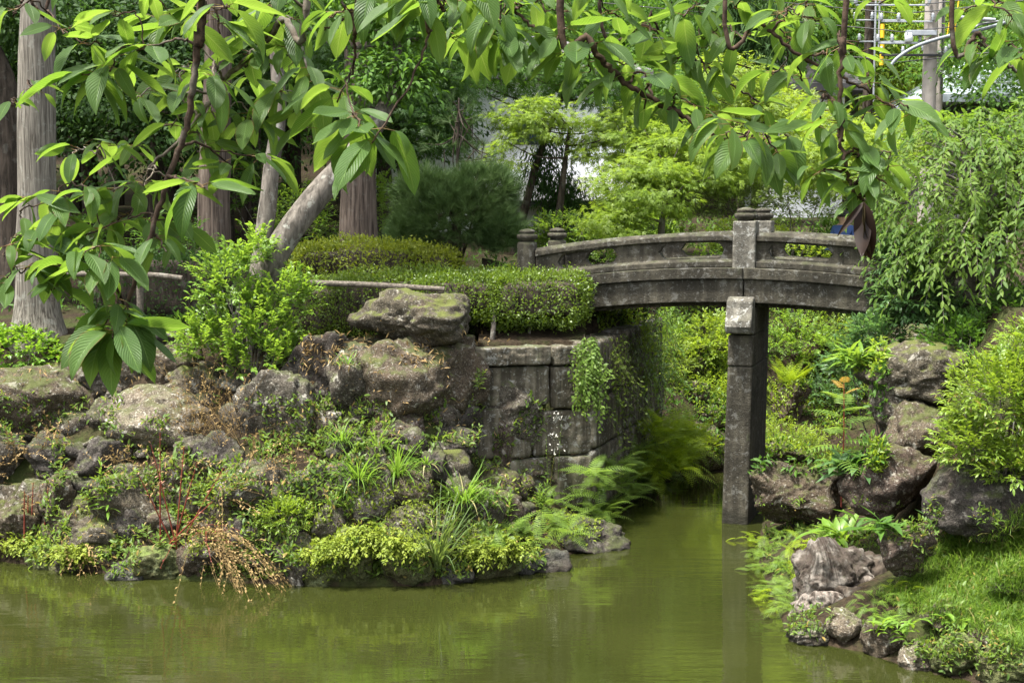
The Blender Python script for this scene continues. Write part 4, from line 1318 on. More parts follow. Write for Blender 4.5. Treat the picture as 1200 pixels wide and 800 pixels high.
# the round dark pine and the thin young pine
def pine(name, label, base, lobes, n, size, seed, trunk, tr, mat=G_PINE):
    r = rng(seed); base = np.asarray(base, float)
    t = empty(name, base, label, 'pine tree')
    p, d, _ = lobe_pts(r, [(np.asarray(c) - base, q) for c, q in lobes], n, .45, .95, -.7)
    D = d + np.array((0, 0, .55)) + r.normal(0, .3, p.shape)
    V, T = place(NEED, p, D, r.normal(0, 1, p.shape), size * r.uniform(.7, 1.25, len(p)))
    items = [(spline(np.asarray(trunk) - base, 12), np.linspace(tr, tr * .4, 12))]
    for j in r.permutation(len(p))[:26]: items += limbs(items[0][0][r.integers(3, 11)], [p[j]], tr * .35, .006, .2, int(j))
    tubes('trunk', items, M['bark_dark'], t, 7)
    mesh_np('needles', V, T, mat, t)
    return t
b = P(535, 325, 18.4); zg = hz(b[0], 18.4)
pine('pine_tree', 'low rounded dark pine with long needles behind the clipped hedge', (b[0], 18.4, zg),
     [px_lobe(535, 258, 18.4, 72, 50, .75), px_lobe(500, 232, 18.5, 42, 36, .5), px_lobe(565, 225, 18.5, 45, 34, .5), px_lobe(590, 275, 18.2, 26, 30, .4), px_lobe(478, 275, 18.3, 24, 26, .4)], 2600, .17, 51, [(b[0], 18.4, zg - .2), P(535, 270, 18.4), P(540, 215, 18.4)], .09)
b = P(537, 300, 19.6); zg = hz(b[0], 19.6)
pine('young_pine', 'thin young pine with a bare straight stem rising behind the rounded pine', (b[0], 19.6, zg),
     [px_lobe(537, 135, 19.6, 26, 22, .3), px_lobe(560, 180, 19.6, 24, 18, .25), px_lobe(515, 165, 19.6, 18, 15, .2)], 48, .17, 52, [(b[0], 19.6, zg - .2), P(536, 200, 19.6), P(538, 115, 19.6)], .035)

# ------------------------------------------------------------------ clipped hedges
def gxy(px, Y, z): q = P(px, 400, Y); return np.array((q[0], Y, z))
c1 = (gxy(622, 16.95, 2.75)[0], 16.95, 2.70)
hedge('clipped_hedge', 'clipped box shaped azalea hedge on top of the stone wall, by the bridge end', [((.24, 16.75, 2.66), (.69, .62, .34), .30), ((-.62, 16.65, 2.70), (.62, .55, .30), .12)], G_HEDGE, 26000, .036, seed=61,
      stems=[(([-.24, 16.15, 2.1], [-.22, 16.15, 2.35], [-.2, 16.3, 2.6]), .035), (([.2, 16.4, 2.1], [.22, 16.5, 2.5]), .025)])
hedge('clipped_hedge', 'lower long clipped hedge behind the log rail and the mossy boulder', [((-1.45, 16.75, 2.55), (.85, .45, .44), .03), ((-2.3, 16.85, 2.5), (.6, .4, .40), 0)], G_HEDGE, 19000, .036, seed=62)
hedge('clipped_hedge', 'yellowing clipped hedge below the brown cedar', [((-1.95, 17.75, 2.93), (.95, .42, .42), -.02), ((-1.15, 17.85, 2.88), (.5, .4, .38), 0)], G_HEDGE_Y, 17000, .045, seed=63)
hedge('clipped_hedge', 'dark clipped hedge behind the log fence at the left', [((-4.6, 18.0, 2.72), (1.0, .5, .5), .05), ((-3.4, 18.1, 2.7), (.7, .45, .48), 0)], G_DARK, 13000, .045, seed=64)

# ------------------------------------------------------------------ shrubs of the left bank
b = hit(295, 455)
bush('light_green_bush', 'light green bush with upright leafy sprays in front of the leaning trunk', b,
     [px_lobe(290, 385, b[1] + .1, 72, 62, .5), px_lobe(262, 330, b[1] + .1, 42, 45, .4), px_lobe(335, 350, b[1] + .15, 42, 40, .4), px_lobe(238, 400, b[1], 36, 40, .35), px_lobe(310, 420, b[1] - .1, 60, 40, .4), px_lobe(300, 295, b[1] + .2, 28, 30, .3)],
     G_LIGHT, 560, .27, 13, LEAF_W, .062, seed=71, upb=.8, stems=22, stem_r=.014, sag=.05)
b = hit(30, 440)
bush('ground_cover', 'mound of bright glossy ivy like ground cover at the left edge', b, [px_lobe(20, 415, b[1] + .35, 62, 38, .6), px_lobe(-50, 420, b[1] + .3, 60, 42, .6), px_lobe(70, 425, b[1] + .35, 26, 20, .4)], G_GC, 900, .13, 8, LEAF_W, .062, 'ground cover', seed=72, upb=.5, lo=.7, sag=.3)
b = hit(335, 625)
bush('cushion_bush', 'small round yellowish cushion bush low on the bank', b, [px_lobe(334, 604, b[1] - .1, 38, 25, .3)], G_AZ, 240, .1, 9, LEAF, .04, seed=73, stems=8, stem_r=.008)
# right bank azalea
b = hit(1160, 600)
bush('azalea_bush', 'sunlit yellow green azalea bush at the right edge', b,
     [px_lobe(1175, 470, b[1] - .1, 72, 70, .7), px_lobe(1215, 420, b[1] + .1, 55, 60, .6), px_lobe(1135, 520, b[1] - .2, 42, 42, .45), px_lobe(1190, 545, b[1] - .3, 60, 38, .5), px_lobe(1250, 500, b[1], 60, 80, .6)],
     G_AZ, 1500, .2, 11, LEAF, .058, seed=74, upb=.55, stems=16, stem_r=.014)

# the weeping tree over the right bank
def weeping(seed=81):
    r = rng(seed)
    b = P(1160, 400, 15.8); zg = hz(b[0], b[1]); base = np.array((b[0], b[1], zg))
    t = empty('weeping_tree', base, 'weeping tree with long drooping leafy branches over the right end of the bridge', 'tree')
    lob = [px_lobe(1120, 190, 15.6, 90, 60, 1.1), px_lobe(1190, 240, 15.4, 80, 90, 1.1), px_lobe(1095, 240, 15.7, 52, 60, .8), px_lobe(1082, 300, 15.4, 42, 50, .6), px_lobe(1170, 160, 15.9, 70, 36, .8), px_lobe(1150, 290, 15.0, 80, 65, .8), px_lobe(1230, 170, 15.8, 70, 70, 1.0)]
    lob = [(c - base, q) for c, q in lob]
    p, d, _ = lobe_pts(r, lob, 800, .55, 1.0, -.5)
    D = d * np.array((1, 1, .4)) + np.array((-.1, -.25, .05)) + r.normal(0, .35, p.shape)
    (V, T), info = sprays(r, p - norm(D) * .1, D, .5, 16, LEAF, .09, .75, 55, sv=.3)
    tv, tt = spray_twigs(info, .0035)
    hub = np.array((0.1, 0, 1.0))
    items = [(spline([(0, 0, -.3), (.06, .03, .5), hub], 14), np.linspace(.11, .06, 14))]
    for j in r.permutation(len(p))[:46]:
        m = hub * .45 + p[j] * .55 + np.array((0, 0, .15))
        items.append((spline([hub - np.array((0, 0, r.uniform(0, .4))), m, p[j]], 10), np.linspace(.032, .006, 10)))
    tubes('trunk', items, M['bark_grey'], t, 8)
    mesh_np('twigs', tv, tt, M['bark_grey'], t)
    mesh_np('foliage', V, T, G_MID2, t)
    return t
G_MID2 = leaf_mat('weeping_leaves', (.03, .075, .011), (.125, .19, .028), (.20, .33, .03), .38, .55, .2, .9)
weeping()
b = P(1045, 390, 15.3); zg = hz(b[0], b[1])
bush('evergreen_shrub', 'glossy evergreen shrub covering the right bridge end', (b[0], b[1], zg), [px_lobe(1066, 345, 15.4, 46, 45, .5), px_lobe(1090, 365, 15.4, 60, 36, .5), px_lobe(1025, 395, 15.3, 42, 30, .4), px_lobe(1000, 425, 15.3, 30, 30, .4), px_lobe(1060, 300, 15.5, 36, 36, .4)], G_BLUE, 760, .25, 11, LEAF, .07, seed=82)
b = P(1130, 420, 14.6); zg = hz(b[0], b[1])
bush('evergreen_shrub', 'dark undergrowth behind the azalea and the overhanging mossy boulder', (b[0], b[1], zg), [px_lobe(1130, 400, 14.7, 60, 36, .5), px_lobe(1190, 380, 14.6, 45, 50, .5)], G_MID, 420, .25, 10, LEAF, .07, seed=83)

# ------------------------------------------------------------------ far shore under the bridge
def fbush(name, label, px, py, Y, w, h, mat, n, seed, size=.06, tpl=LEAF, L=.22, k=9):
    Y = float(np.clip(hit(px, py + h)[1], 17.5, 31)) + .2
    b = P(px, py + h, Y)
    return bush(name, label, (b[0], Y, hz(b[0], Y)), [px_lobe(px, py, Y, w, h, .5), px_lobe(px + w * .4, py + h * .3, Y - .3, w * .6, h * .6, .4), px_lobe(px - w * .4, py + h * .4, Y - .2, w * .6, h * .6, .4), px_lobe(px, py + h * 1.0, Y - .15, w * .9, h * .6, .4)], mat, n, L, k, tpl, size, seed=seed, stems=4, stem_r=.008)
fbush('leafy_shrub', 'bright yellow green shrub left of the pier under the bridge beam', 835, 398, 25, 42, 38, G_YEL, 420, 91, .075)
fbush('leafy_shrub', 'darker green shrub in the gap right of the channel wall', 775, 388, 26.5, 36, 28, G_LIGHT, 240, 92)
fbush('leafy_shrub', 'low bright shrub near the far waterline left of the pier', 835, 450, 24.5, 30, 20, G_YEL, 240, 93)
fbush('leafy_shrub', 'mid green shrub directly right of the pier under the beam', 935, 390, 23.5, 48, 36, G_LIGHT, 360, 94)
fbush('leafy_shrub', 'yellow green shrub under the right half of the bridge', 985, 395, 20.5, 34, 26, G_YEL, 260, 95)
fbush('leafy_shrub', 'low leafy cover at the far waterline right of the pier', 925, 512, 21.8, 46, 22, G_YEL, 280, 96, .05)
fbush('leafy_shrub', 'dense green shrub on the slope between bridge and mossy boulder', 975, 445, 18.3, 36, 34, G_BLUE, 260, 97)
fbush('leafy_shrub', 'shrub on the far slope high under the left half of the beam', 735, 395, 27.5, 40, 40, G_YEL, 240, 98)
fbush('leafy_shrub', 'pale shrub beside the far rounded boulder', 790, 420, 25.8, 26, 30, G_YEL, 220, 99, .05)

fbush('hill_shrub', 'bright shrub on the slope behind the bridge railing, right of the pale maple', 880, 275, 27, 60, 26, G_YEL, 420, 101, .08)
fbush('hill_shrub', 'leafy shrub on the slope behind the left half of the railing', 740, 262, 28, 60, 24, G_LIGHT, 420, 102, .08)
fbush('hill_shrub', 'light shrub at the foot of the white house wall', 660, 280, 27, 50, 26, G_LIGHT, 320, 103, .08)
fbush('hill_shrub', 'shrub on the slope beyond the person', 1000, 275, 28, 56, 30, G_MID, 380, 104, .08)

# ------------------------------------------------------------------ plants on the banks
from mathutils.bvhtree import BVHTree
_gm = (GY > 8) & (GY < 34) & (np.abs(GX) < 14)
_gV = np.stack([GX, GY, GZ], -1).reshape(-1, 3)
_gF = np.stack([ii, ii + 1, ii + 1 + nx, ii + nx], 1)
_gF = _gF[_gm.ravel()[_gF[:, 0]]]
_Vs, _Ts = join([(_gV, np.concatenate([_gF[:, [0, 1, 2]], _gF[:, [0, 2, 3]]]))] + ROCKS)
_bvh = BVHTree.FromPolygons(_Vs.tolist(), _Ts.tolist())
def surf(px, py):
    """first rock or ground seen at a photograph pixel"""
    o = Vector((0, 0, CAMH)); d = (Vector(P(px, py, 10.0)) - o).normalized()
    h = _bvh.ray_cast(o, d)
    q = np.array(h[0]) if h[0] is not None else hit(px, py)
    if q[2] < 0: q = W0(px, py) + np.array((0, .1, 0))
    return q

def wallpt(px, py):
    """point of the channel wall's face at a photograph pixel"""
    d = P(px, py, 10.0) - np.array((0, 0, CAMH)); e = CB - CA
    # CA + t e = s d
    s = (CA[0] * e[1] - CA[1] * e[0]) / (d[0] * e[1] - d[1] * e[0])
    q = np.array((0, 0, CAMH)) + s * d
    return np.array((q[0], q[1], max(q[2], .04)))
_sd = [500]
def sd(): _sd[0] += 1; return _sd[0]

# small stones between the boulders
rs = rng(8)
stone_meshes = []
for j in range(6):
    V, T = rock_geo(700 + j, (.10, .09, .075), 3, planes=9)
    stone_meshes.append(V); 
for j in range(64):
    px, py = rs.uniform(-10, 640), rs.uniform(430, 668)
    if py > 640 + (px > 560) * -20 or (px > 540 and py < 540): continue
    q = hit(px, py)
    if q[2] < .02: continue
    s = rs.uniform(.5, 1.5)
    V, T = rock_geo(700 + j, (.11 * s, .09 * s, .075 * s), 3, planes=9)
    o = mesh_np('stone', V, T, M[['rock_brown', 'rock_grey', 'rock_dark', 'rock_red'][j % 4]], smooth=True)
    o.location = tuple(q + np.array((0, 0, .02)))
    tag(o, 'small stone packed between the boulders of the left bank', 'stone', 'small stones between the left bank boulders')

# low undergrowth that no one could count
def cover(name, region, n, tpl, size, mat, seed, up=.6, hgt=0.0, clump=2.2, thr=0.0, jit=.7, ymin=0):
    r = rng(seed)
    px = r.uniform(region[0], region[2], n * 2); py = r.uniform(region[1], region[3], n * 2)
    o = Vector((0, 0, CAMH)); pts = []
    for x, y in zip(px, py):
        h = _bvh.ray_cast(o, (Vector(P(x, y, 10.0)) - o).normalized())
        if h[0] is None or h[0].z < .03 or h[0].y < ymin: continue
        pts.append(h[0][:])
    p = np.array(pts)
    k = fbm(p * clump, seed, 3) > thr
    p = p[k][:n]; m = len(p)
    d = norm(r.normal(0, jit, (m, 3)) + np.array((0, 0, up)))
    p = p + np.array((0, 0, 1)) * r.uniform(-.01, .03 + hgt, (m, 1))
    V, T = place(tpl, p, d, np.array((0, 0, 1.0)) + r.normal(0, .5, (m, 3)), size * r.uniform(.5, 1.3, m))
    return tag(mesh_np(name, V, T, mat), kind='stuff')
cover('undergrowth', (-20, 470, 640, 680), 9500, LEAF, .07, G_WEED, 31, .7, .07, 2.0, -.06)
cover('dry_litter', (-20, 400, 640, 660), 1700, LEAF_N, .07, G_DRY, 32, .3, .03, 2.6, .1)
cover('moss_sprigs', (-20, 560, 720, 690), 7000, LS, .045, G_MOSS, 33, .5, .03, 1.6, .12)
cover('bank_undergrowth', (880, 590, 1200, 790), 5000, LEAF, .055, G_WEED, 34, .6, .05, 2.0, -.02)
cover('terrace_litter', (350, 380, 600, 430), 700, LEAF_N, .08, G_DRY, 36, .1, .0, 2.0, .0)
cover('far_shore_undergrowth', (700, 360, 1040, 560), 8000, LEAF, .075, G_YEL, 35, .6, .12, 1.2, .02)
cover('far_shore_undergrowth', (700, 360, 1040, 560), 4500, LEAF, .085, G_MID, 39, .6, .1, 1.6, .05)
cover('woodland_undergrowth', (0, 230, 640, 400), 5000, LEAF, .10, G_MID, 37, .6, .1, .8, .05, ymin=16.9)

# bright grass tufts between the boulders
for (x, y, n, L, lab) in [(420, 556, 90, .40, 'bright grass tuft left of the two largest ones, over a grey boulder'), (465, 552, 150, .42, 'large bright grass tuft under the low reddish boulder'), (545, 582, 160, .42, 'large bright grass tuft beside the upright reddish stone'),
                          (442, 520, 80, .34, 'bamboo like grass tuft left of the low reddish boulder'), (400, 512, 70, .26, 'grass tuft at the foot of the tall grey brown boulder'), (408, 425, 40, .2, 'small grass tuft on the bank top left of the mossy boulder'),
                          (500, 540, 40, .24, 'narrow grass tuft between the reddish and the dark stone'), (392, 585, 40, .22, 'short yellowish grass tuft above the pale grey stone')]:
    tuft('grass_tuft', lab, surf(x, y) + np.array((0, -.03, -.02)), n, L, .018, G_GRASS, 'grass tuft', 'bright grass tufts on the left bank', sd(), tilt=(.3, 1.4), bend=(.5, 1.8), spread=.10)
tuft('reed_clump', 'tall reed clump with arching pale blades at the waterline', surf(512, 664), 90, .85, .022, G_REED, 'reed', None, 12, tilt=(.9, 1.5), bend=(.3, 1.5), spread=.05, seg=6)
stalk_plant('tall_weed', 'slender upright weed rising out of the reed clump', surf(508, 640), [.75, .62], .06, G_WEED, G_WEED, LEAF_N, .12, 16, seed=13)

# ferns along the foot of the wall and down the channel
ferns = [(745, 565, 12, .4), (728, 580, 12, .38), (708, 596, 12, .38), (770, 560, 12, .4), (600, 622, 12, .34), (625, 632, 12, .34), (648, 612, 12, .38), (668, 622, 13, .36), (640, 590, 10, .34), (690, 600, 12, .36), (665, 578, 12, .38), (700, 575, 12, .38), (688, 556, 12, .40), (718, 566, 12, .38), (712, 545, 12, .42), (735, 552, 12, .42), (740, 530, 12, .42), (575, 640, 10, .28), (700, 618, 10, .3)]
for (x, y, n, L) in ferns:
    q = surf(x, y) if x < 675 else wallpt(x, y) + np.array((.06, -.04, 0))
    frond_plant('fern', 'feathery green fern in the row at the foot of the wall', q, n + 10, L * 1.15, G_FERN, 'fern', 'ferns along the foot of the wall', sd(), (.15, 1.1), 15, .2, 1.1, spread=.07)
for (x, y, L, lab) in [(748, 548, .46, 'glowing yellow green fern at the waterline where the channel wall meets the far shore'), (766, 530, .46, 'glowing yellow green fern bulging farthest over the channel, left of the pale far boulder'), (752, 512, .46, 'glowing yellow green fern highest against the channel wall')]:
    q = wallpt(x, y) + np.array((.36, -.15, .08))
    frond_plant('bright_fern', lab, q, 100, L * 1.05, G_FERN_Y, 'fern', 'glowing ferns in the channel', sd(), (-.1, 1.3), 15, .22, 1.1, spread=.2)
for (x, y, h, lab) in [(592, 606, .42, 'upright feathery stalk left of its twin in front of the wall foot'), (633, 596, .40, 'upright feathery stalk right of its twin in front of the wall foot')]:
    stalk_plant('feathery_stalk', lab, surf(x, y), [h, h * .8, h * .6], .08, G_FERN, G_FERN, LEAF_N, .12, 26, seed=sd(), ang=60)

# yellow green sprigs hanging over the waterline stones
for (x, y, w, lab) in [(405, 640, 30, 'yellow green fern cushion left of the reed clump, over the moss stone'), (432, 628, 26, 'highest yellow green fern cushion left of the reed clump'), (470, 640, 30, 'yellow green fern cushion touching the reed clump'), (560, 645, 34, 'yellow green fern cushion right of the reed clump'),
                       (590, 640, 28, 'yellow green fern cushion nearest the two wet toe stones'), (375, 648, 20, 'small yellow green fern cushion under the round cushion bush'), (20, 636, 40, 'yellow green creeping plant at the waterline by the left edge'), (85, 648, 26, 'yellow green creeping plant above the water beside the mossy green stone')]:
    q = surf(x, y); r = rng(sd()); n = 130; k = q[1] / F
    S = q + r.normal(0, 1, (n, 3)) * np.array((w * k * .55, .06, .04)); D = r.normal(0, .7, (n, 3)) + np.array((0, -.7, .3))
    (V, T), info = sprays(r, S - q, D, .11, 9, LS, .04, .5)
    o = mesh_np('fern_cushion', V, T, G_MOSS); o.location = tuple(q + np.array((0, -.02, .02)))
    tag(o, lab, 'fern', 'fern cushions over the waterline')

# weeds
q = surf(205, 640)
t = stalk_plant('red_stemmed_weed', 'tall red stemmed weed with withered pink leaves', q, [1.2, 1.28, 1.15, 1.0, 1.05, .9, .8], [(-.18, -.1, 1), (.02, 0, 1), (.12, -.1, 1), (.3, -.1, 1), (.5, -.15, .9), (-.35, -.1, .9), (.75, -.2, .8)], G_RED, G_PINK, LEAF, .07, 7, .0095, 'weed', None, 14, t0=.55, jit=.5, sag=.05)
q = surf(38, 632)
stalk_plant('dark_red_stalks', 'dark red brown dead stalks with dry seed heads at the left edge', q, [.62, .7, .55, .66], .08, G_RED, G_DRY, LEAF_N, .06, 30, .011, 'weed', None, 15, t0=.6, jit=.6)
q = surf(125, 600)
stalk_plant('tall_leafy_weed', 'fresh upright weed with whorled lance leaves on the left bank', q, [.62, .5, .3], .06, G_WEED, G_LIGHT, LEAF_N, .15, 26, .005, 'weed', None, 16)
def tangle(name, label, pts, n, L, mat, seed, droop=.5, dirs=(0, -.2, .8), leafs=.035, k=12, rad=.0022):
    r = rng(seed); q = np.asarray(pts[0], float)
    P_ = np.asarray(pts, float)
    S = P_[r.integers(0, len(P_), n)] - q + r.normal(0, .06, (n, 3))
    D = np.asarray(dirs) + r.normal(0, .45, (n, 3))
    (V, T), info = sprays(r, S, D, L, k, LS, leafs, droop, 40, .6)
    tv, tt = spray_twigs(info, rad)
    t = empty(name, q, label, 'weed')
    mesh_np('stems', tv, tt, mat, t); mesh_np('seed_heads', V, T, mat, t)
    return t
tangle('dry_weeds', 'dry straw coloured weeds in front of the light green bush', [surf(262, 520), surf(245, 500), surf(280, 515), surf(225, 510)], 64, .95, G_DRY, 41, .2, (0, -.15, 1.0), .03, 16)
tangle('dry_weeds', 'tan withered weeds in front of the big rounded brown boulder', [surf(10, 540), surf(40, 530), surf(60, 520), surf(-10, 560)], 44, .42, G_DRY, 42, .3)
tangle('dry_weeds', 'tan withered weeds between pale lichen boulder and red stems', [surf(150, 545), surf(120, 560), surf(180, 555), surf(215, 560)], 40, .45, G_DRY, 43, .4)
tangle('dry_weeds', 'thin tan weeds reaching right over the grey boulders', [surf(290, 560), surf(310, 545), surf(260, 575)], 30, .6, G_DRY, 44, .2, (.7, -.2, .4))
tangle('trailing_weeds', 'reddish dry weeds trailing from the bank into the water', [surf(240, 635), surf(255, 640), surf(230, 625), surf(270, 645)], 90, .75, G_DRY, 45, .6, (.8, -.5, .2), .035, 15)
tangle('trailing_weeds', 'thin red stems leaning out over the water under the dry weeds', [surf(225, 630), surf(240, 630)], 16, .6, G_RED, 46, .55, (.7, -.4, .3), .02, 6, .004)
tangle('trailing_twigs', 'pale dry twigs hanging to the water between the mossy waterline stones', [surf(85, 655), surf(100, 650)], 18, .42, G_DRY, 47, .6, (.4, -.5, .1))
broad = [(165, 628, 'broad leafed weed left of the red stems'), (190, 640, 'broad leafed weed at the foot of the red stems'), (75, 560, 'leafy weed beside the dark grey stone'), (135, 640, 'leafy weed above the flat wet stone'), (240, 590, 'leafy weed behind the red stems'), (285, 600, 'small leafy weed left of the cushion bush'), (345, 655, 'single bright leaf sprout on the waterline boulder'), (105, 585, 'leafy weed left of the tall lance leafed one'), (320, 530, 'weed below the cracked grey boulder'), (15, 520, 'weed on the boulder cut by the left edge'),
         (560, 452, 'small leafy sprout in the gap beside the coping stone'), (556, 520, 'leafy sprout above the dark flat stone'), (440, 490, 'slender sprout in front of the broadest brown boulder'), (372, 520, 'dark leafed weed between grey boulders under the bush')]
for x, y, lab in broad:
    stalk_plant('leafy_weed', lab, surf(x, y), list(rng(sd()).uniform(.12, .3, 5)), .4, G_WEED, G_WEED, LEAF, .085, 9, .003, 'weed', 'leafy weeds on the left bank', sd(), spread=.06)
# white flowering stem against the wall
q = surf(648, 568)
t = stalk_plant('white_flowers', 'thin stems of small white flowers climbing in front of the stone wall', q, [.85, .72, .5], [(.05, -.05, 1), (-.03, -.08, 1), (.12, -.1, 1)], G_WEED, G_WEED, LEAF_N, .05, 22, .003, 'flower', None, 17)
r = rng(18); n = 60
hts = r.choice([.85, .80, .6, .45], n); dd = np.array((.05, -.05, 1)) / 1.0
V, T = place(LS, dd * hts[:, None] + r.normal(0, .035, (n, 3)), r.normal(0, 1, (n, 3)), r.normal(0, 1, (n, 3)), .035)
mesh_np('blossoms', V, T, G_WHITEF, t)

# vines on the walls
def vines(name, label, A, B, z0, z1, n, L, mat, seed, size, off=.07, sag=1.0, cat='vine', k=14, nrm=None):
    r = rng(seed); A = np.asarray(A, float); B = np.asarray(B, float)
    s = r.uniform(0, 1, n)
    z = z0 + (z1 - z0) * np.sqrt(r.uniform(0, 1, n))
    e = norm(B - A); nn = np.array((e[1], -e[0])) if nrm is None else np.asarray(nrm)
    p = np.stack([A[0] + (B[0] - A[0]) * s + nn[0] * off, A[1] + (B[1] - A[1]) * s + nn[1] * off, z], 1)
    D = np.stack([nn[0] * .25 + 0 * s, nn[1] * .25 + 0 * s, -1 + 0 * s], 1) + r.normal(0, .25, (n, 3))
    b = p.mean(0)
    (V, T), info = sprays(r, p - b, D, L, k, LS, size, .1, 60, .5, up=(nn[0], nn[1], .4))
    tv, tt = spray_twigs(info, .0025)
    t = empty(name, b, label, cat)
    mesh_np('tendrils', tv, tt, M['bark_dark'], t); mesh_np('foliage', V, T, mat, t)
    return t
vines('hanging_vine', 'bright grassy creeper hanging down the right corner of the wall', (.78, 15.95), (.98, 16.0), 1.6, 2.3, 120, .4, G_FERN, 61, .05, .05)
CD = CB - CA
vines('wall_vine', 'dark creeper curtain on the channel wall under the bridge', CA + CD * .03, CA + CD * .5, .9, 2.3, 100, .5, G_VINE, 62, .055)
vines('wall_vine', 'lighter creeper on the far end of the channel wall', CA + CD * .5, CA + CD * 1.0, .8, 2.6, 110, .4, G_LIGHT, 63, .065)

# ------------------------------------------------------------------ right bank plants
# sumac like sapling
q = P(986, 582, 13.15)
t = empty('sumac_sapling', q, 'young sapling with long feather like leaves and orange tip between bridge and reddish boulder', 'sapling')
r = rng(19)
H = 1.12
tubes('stem', [(spline([(0, 0, -.1), (.01, 0, H * .5), (0, 0, H)], 8), np.linspace(.010, .004, 8))], G_RED, t, 6)
tp = frond_tpl(9, .34, .8, pw=.2)
n = 16; zz = np.linspace(.25, 1.0, n) * H; az = np.arange(n) * 2.4
el = np.linspace(.0, .9, n)
d = np.stack([np.cos(az) * np.cos(el), np.sin(az) * np.cos(el), np.sin(el)], 1); up = np.stack([-np.cos(az) * np.sin(el), -np.sin(az) * np.sin(el), np.cos(el)], 1)
pp = np.stack([0 * zz, 0 * zz, zz], 1); sc = np.linspace(.46, .3, n)
V, T = place(tp, pp[:13], d[:13], up[:13], sc[:13]); mesh_np('leaves', V, T, G_FERN, t)
V, T = place(tp, pp[13:], d[13:], up[13:], sc[13:] * .6); mesh_np('new_leaves', V, T, G_ORANGE, t)['label'] = 'small orange new leaves'
# broad leafed plants
def rosette(name, label, pos, n, L, mat, seed, tpl=None, tilt=(.2, 1.2)):
    r = rng(seed); a = r.uniform(0, 6.28, n); el = r.uniform(*tilt, n)
    d = np.stack([np.cos(a) * np.cos(el), np.sin(a) * np.cos(el), np.sin(el)], 1); up = np.stack([-np.cos(a) * np.sin(el), -np.sin(a) * np.sin(el), np.cos(el)], 1) + r.normal(0, .2, (n, 3))
    V, T = place(tpl or leaf_tpl(.3, .16, .45), r.normal(0, .06, (n, 3)) * np.array((1.6, 1, .5)), d, up, L * r.uniform(.6, 1.2, n))
    o = mesh_np(name, V, T, mat); o.location = tuple(float(c) for c in pos)
    return tag(o, label, 'plant')
rosette('broadleaf_plant', 'broad strap leafed plant above the dead stump', surf(985, 636) + np.array((0, -.05, .06)), 36, .30, G_LIGHT, 71)
rosette('broadleaf_plant', 'dark glossy strap leafed plant right of the one above the stump', surf(1030, 630) + np.array((0, -.08, .08)), 26, .26, G_MID, 72)
rosette('broadleaf_plant', 'dark leafed plant between the reddish boulder and the shaded one', surf(1108, 624) + np.array((0, -.05, .05)), 40, .24, G_BLUE, 73)
rosette('broadleaf_plant', 'strap leafed plant behind the long low boulder by the sapling', surf(1000, 560) + np.array((0, .1, .05)), 40, .3, G_BLUE, 74)
rosette('broadleaf_plant', 'leafy weed with light leaves at the foot of the grass patch', surf(1045, 742) + np.array((0, 0, .03)), 46, .15, G_LIGHT, 75)
rosette('broadleaf_plant', 'leafy weed beside the broken tan stone', surf(1120, 735) + np.array((0, 0, .03)), 40, .14, G_LIGHT, 76)
rosette('broadleaf_plant', 'lance leafed plant beside the propped mossy boulder', surf(1096, 392) + np.array((0, 0, .05)), 50, .3, G_BLUE, 77, leaf_tpl(.16, .16, .45))
rosette('broadleaf_plant', 'lance leafed plant on the slope under the bridge end', surf(1005, 430) + np.array((0, 0, .05)), 60, .34, G_LIGHT, 78, leaf_tpl(.16, .16, .45))
# ferns spilling over the bank beside the stump
k = 0
for (x, y, L) in [(905, 640, .24), (925, 625, .24), (945, 640, .24), (920, 660, .26), (900, 668, .24), (940, 668, .24), (915, 690, .24), (935, 700, .22), (955, 655, .22), (950, 615, .2), (895, 650, .2), (905, 705, .2), (925, 715, .2), (965, 625, .22), (890, 632, .2), (1045, 700, .18), (1030, 715, .18), (1060, 690, .18), (1020, 725, .16), (1050, 725, .16)]:
    q = surf(x, y); k += 1
    frond_plant('small_fern', 'small light green fern on the bank around the dead stump', q + np.array((0, -.03, .02)), 30, L, G_FERN if k % 3 else G_FERN_Y, 'fern', 'small ferns around the dead stump', sd(), (-.5, 1.0), 13, .24, 1.3, spread=.10)
tuft('dry_grass', 'tuft of dry hanging grass against the dead stump', surf(948, 690) + np.array((0, -.06, .06)), 60, .22, .008, G_DRY, 'grass tuft', None, 77, tilt=(-.2, .6), bend=(.8, 1.6))
frond_plant('bracken', 'upright yellow green fern on the far slope right of the pier', surf(925, 450), 18, .5, G_FERN_Y, 'fern', None, 78, (.7, 1.4), 14, .22, .6)
# soft fine grass
def lawn(name, region, n, L, w, mat, seed, poly=None):
    r = rng(seed); o = Vector((0, 0, CAMH)); pts = []
    for x, y in zip(r.uniform(region[0], region[2], n * 3), r.uniform(region[1], region[3], n * 3)):
        if poly and not poly(x, y): continue
        h = _bvh.ray_cast(o, (Vector(P(x, y, 10.0)) - o).normalized())
        if h[0] is not None and h[0].z > .05 and h[1].z > -2: pts.append(h[0][:])
        if len(pts) >= n: break
    p = np.array(pts); m = len(p)
    p[:, :2] += r.normal(0, .04, (m, 2))
    a = r.uniform(0, 6.28, m); el = r.uniform(.6, 1.5, m)
    d = np.stack([np.cos(a) * np.cos(el), np.sin(a) * np.cos(el), np.sin(el)], 1); up = np.stack([-np.cos(a) * np.sin(el), -np.sin(a) * np.sin(el), np.cos(el)], 1)
    hh = 1 + .5 * fbm(p * 2.5, 3, 2)
    V, T = place(blade_tpl(w / L, 1.1, 3), p, d, up, L * r.uniform(.6, 1.3, m) * hh)
    return tag(mesh_np(name, V, T, mat), kind='stuff')
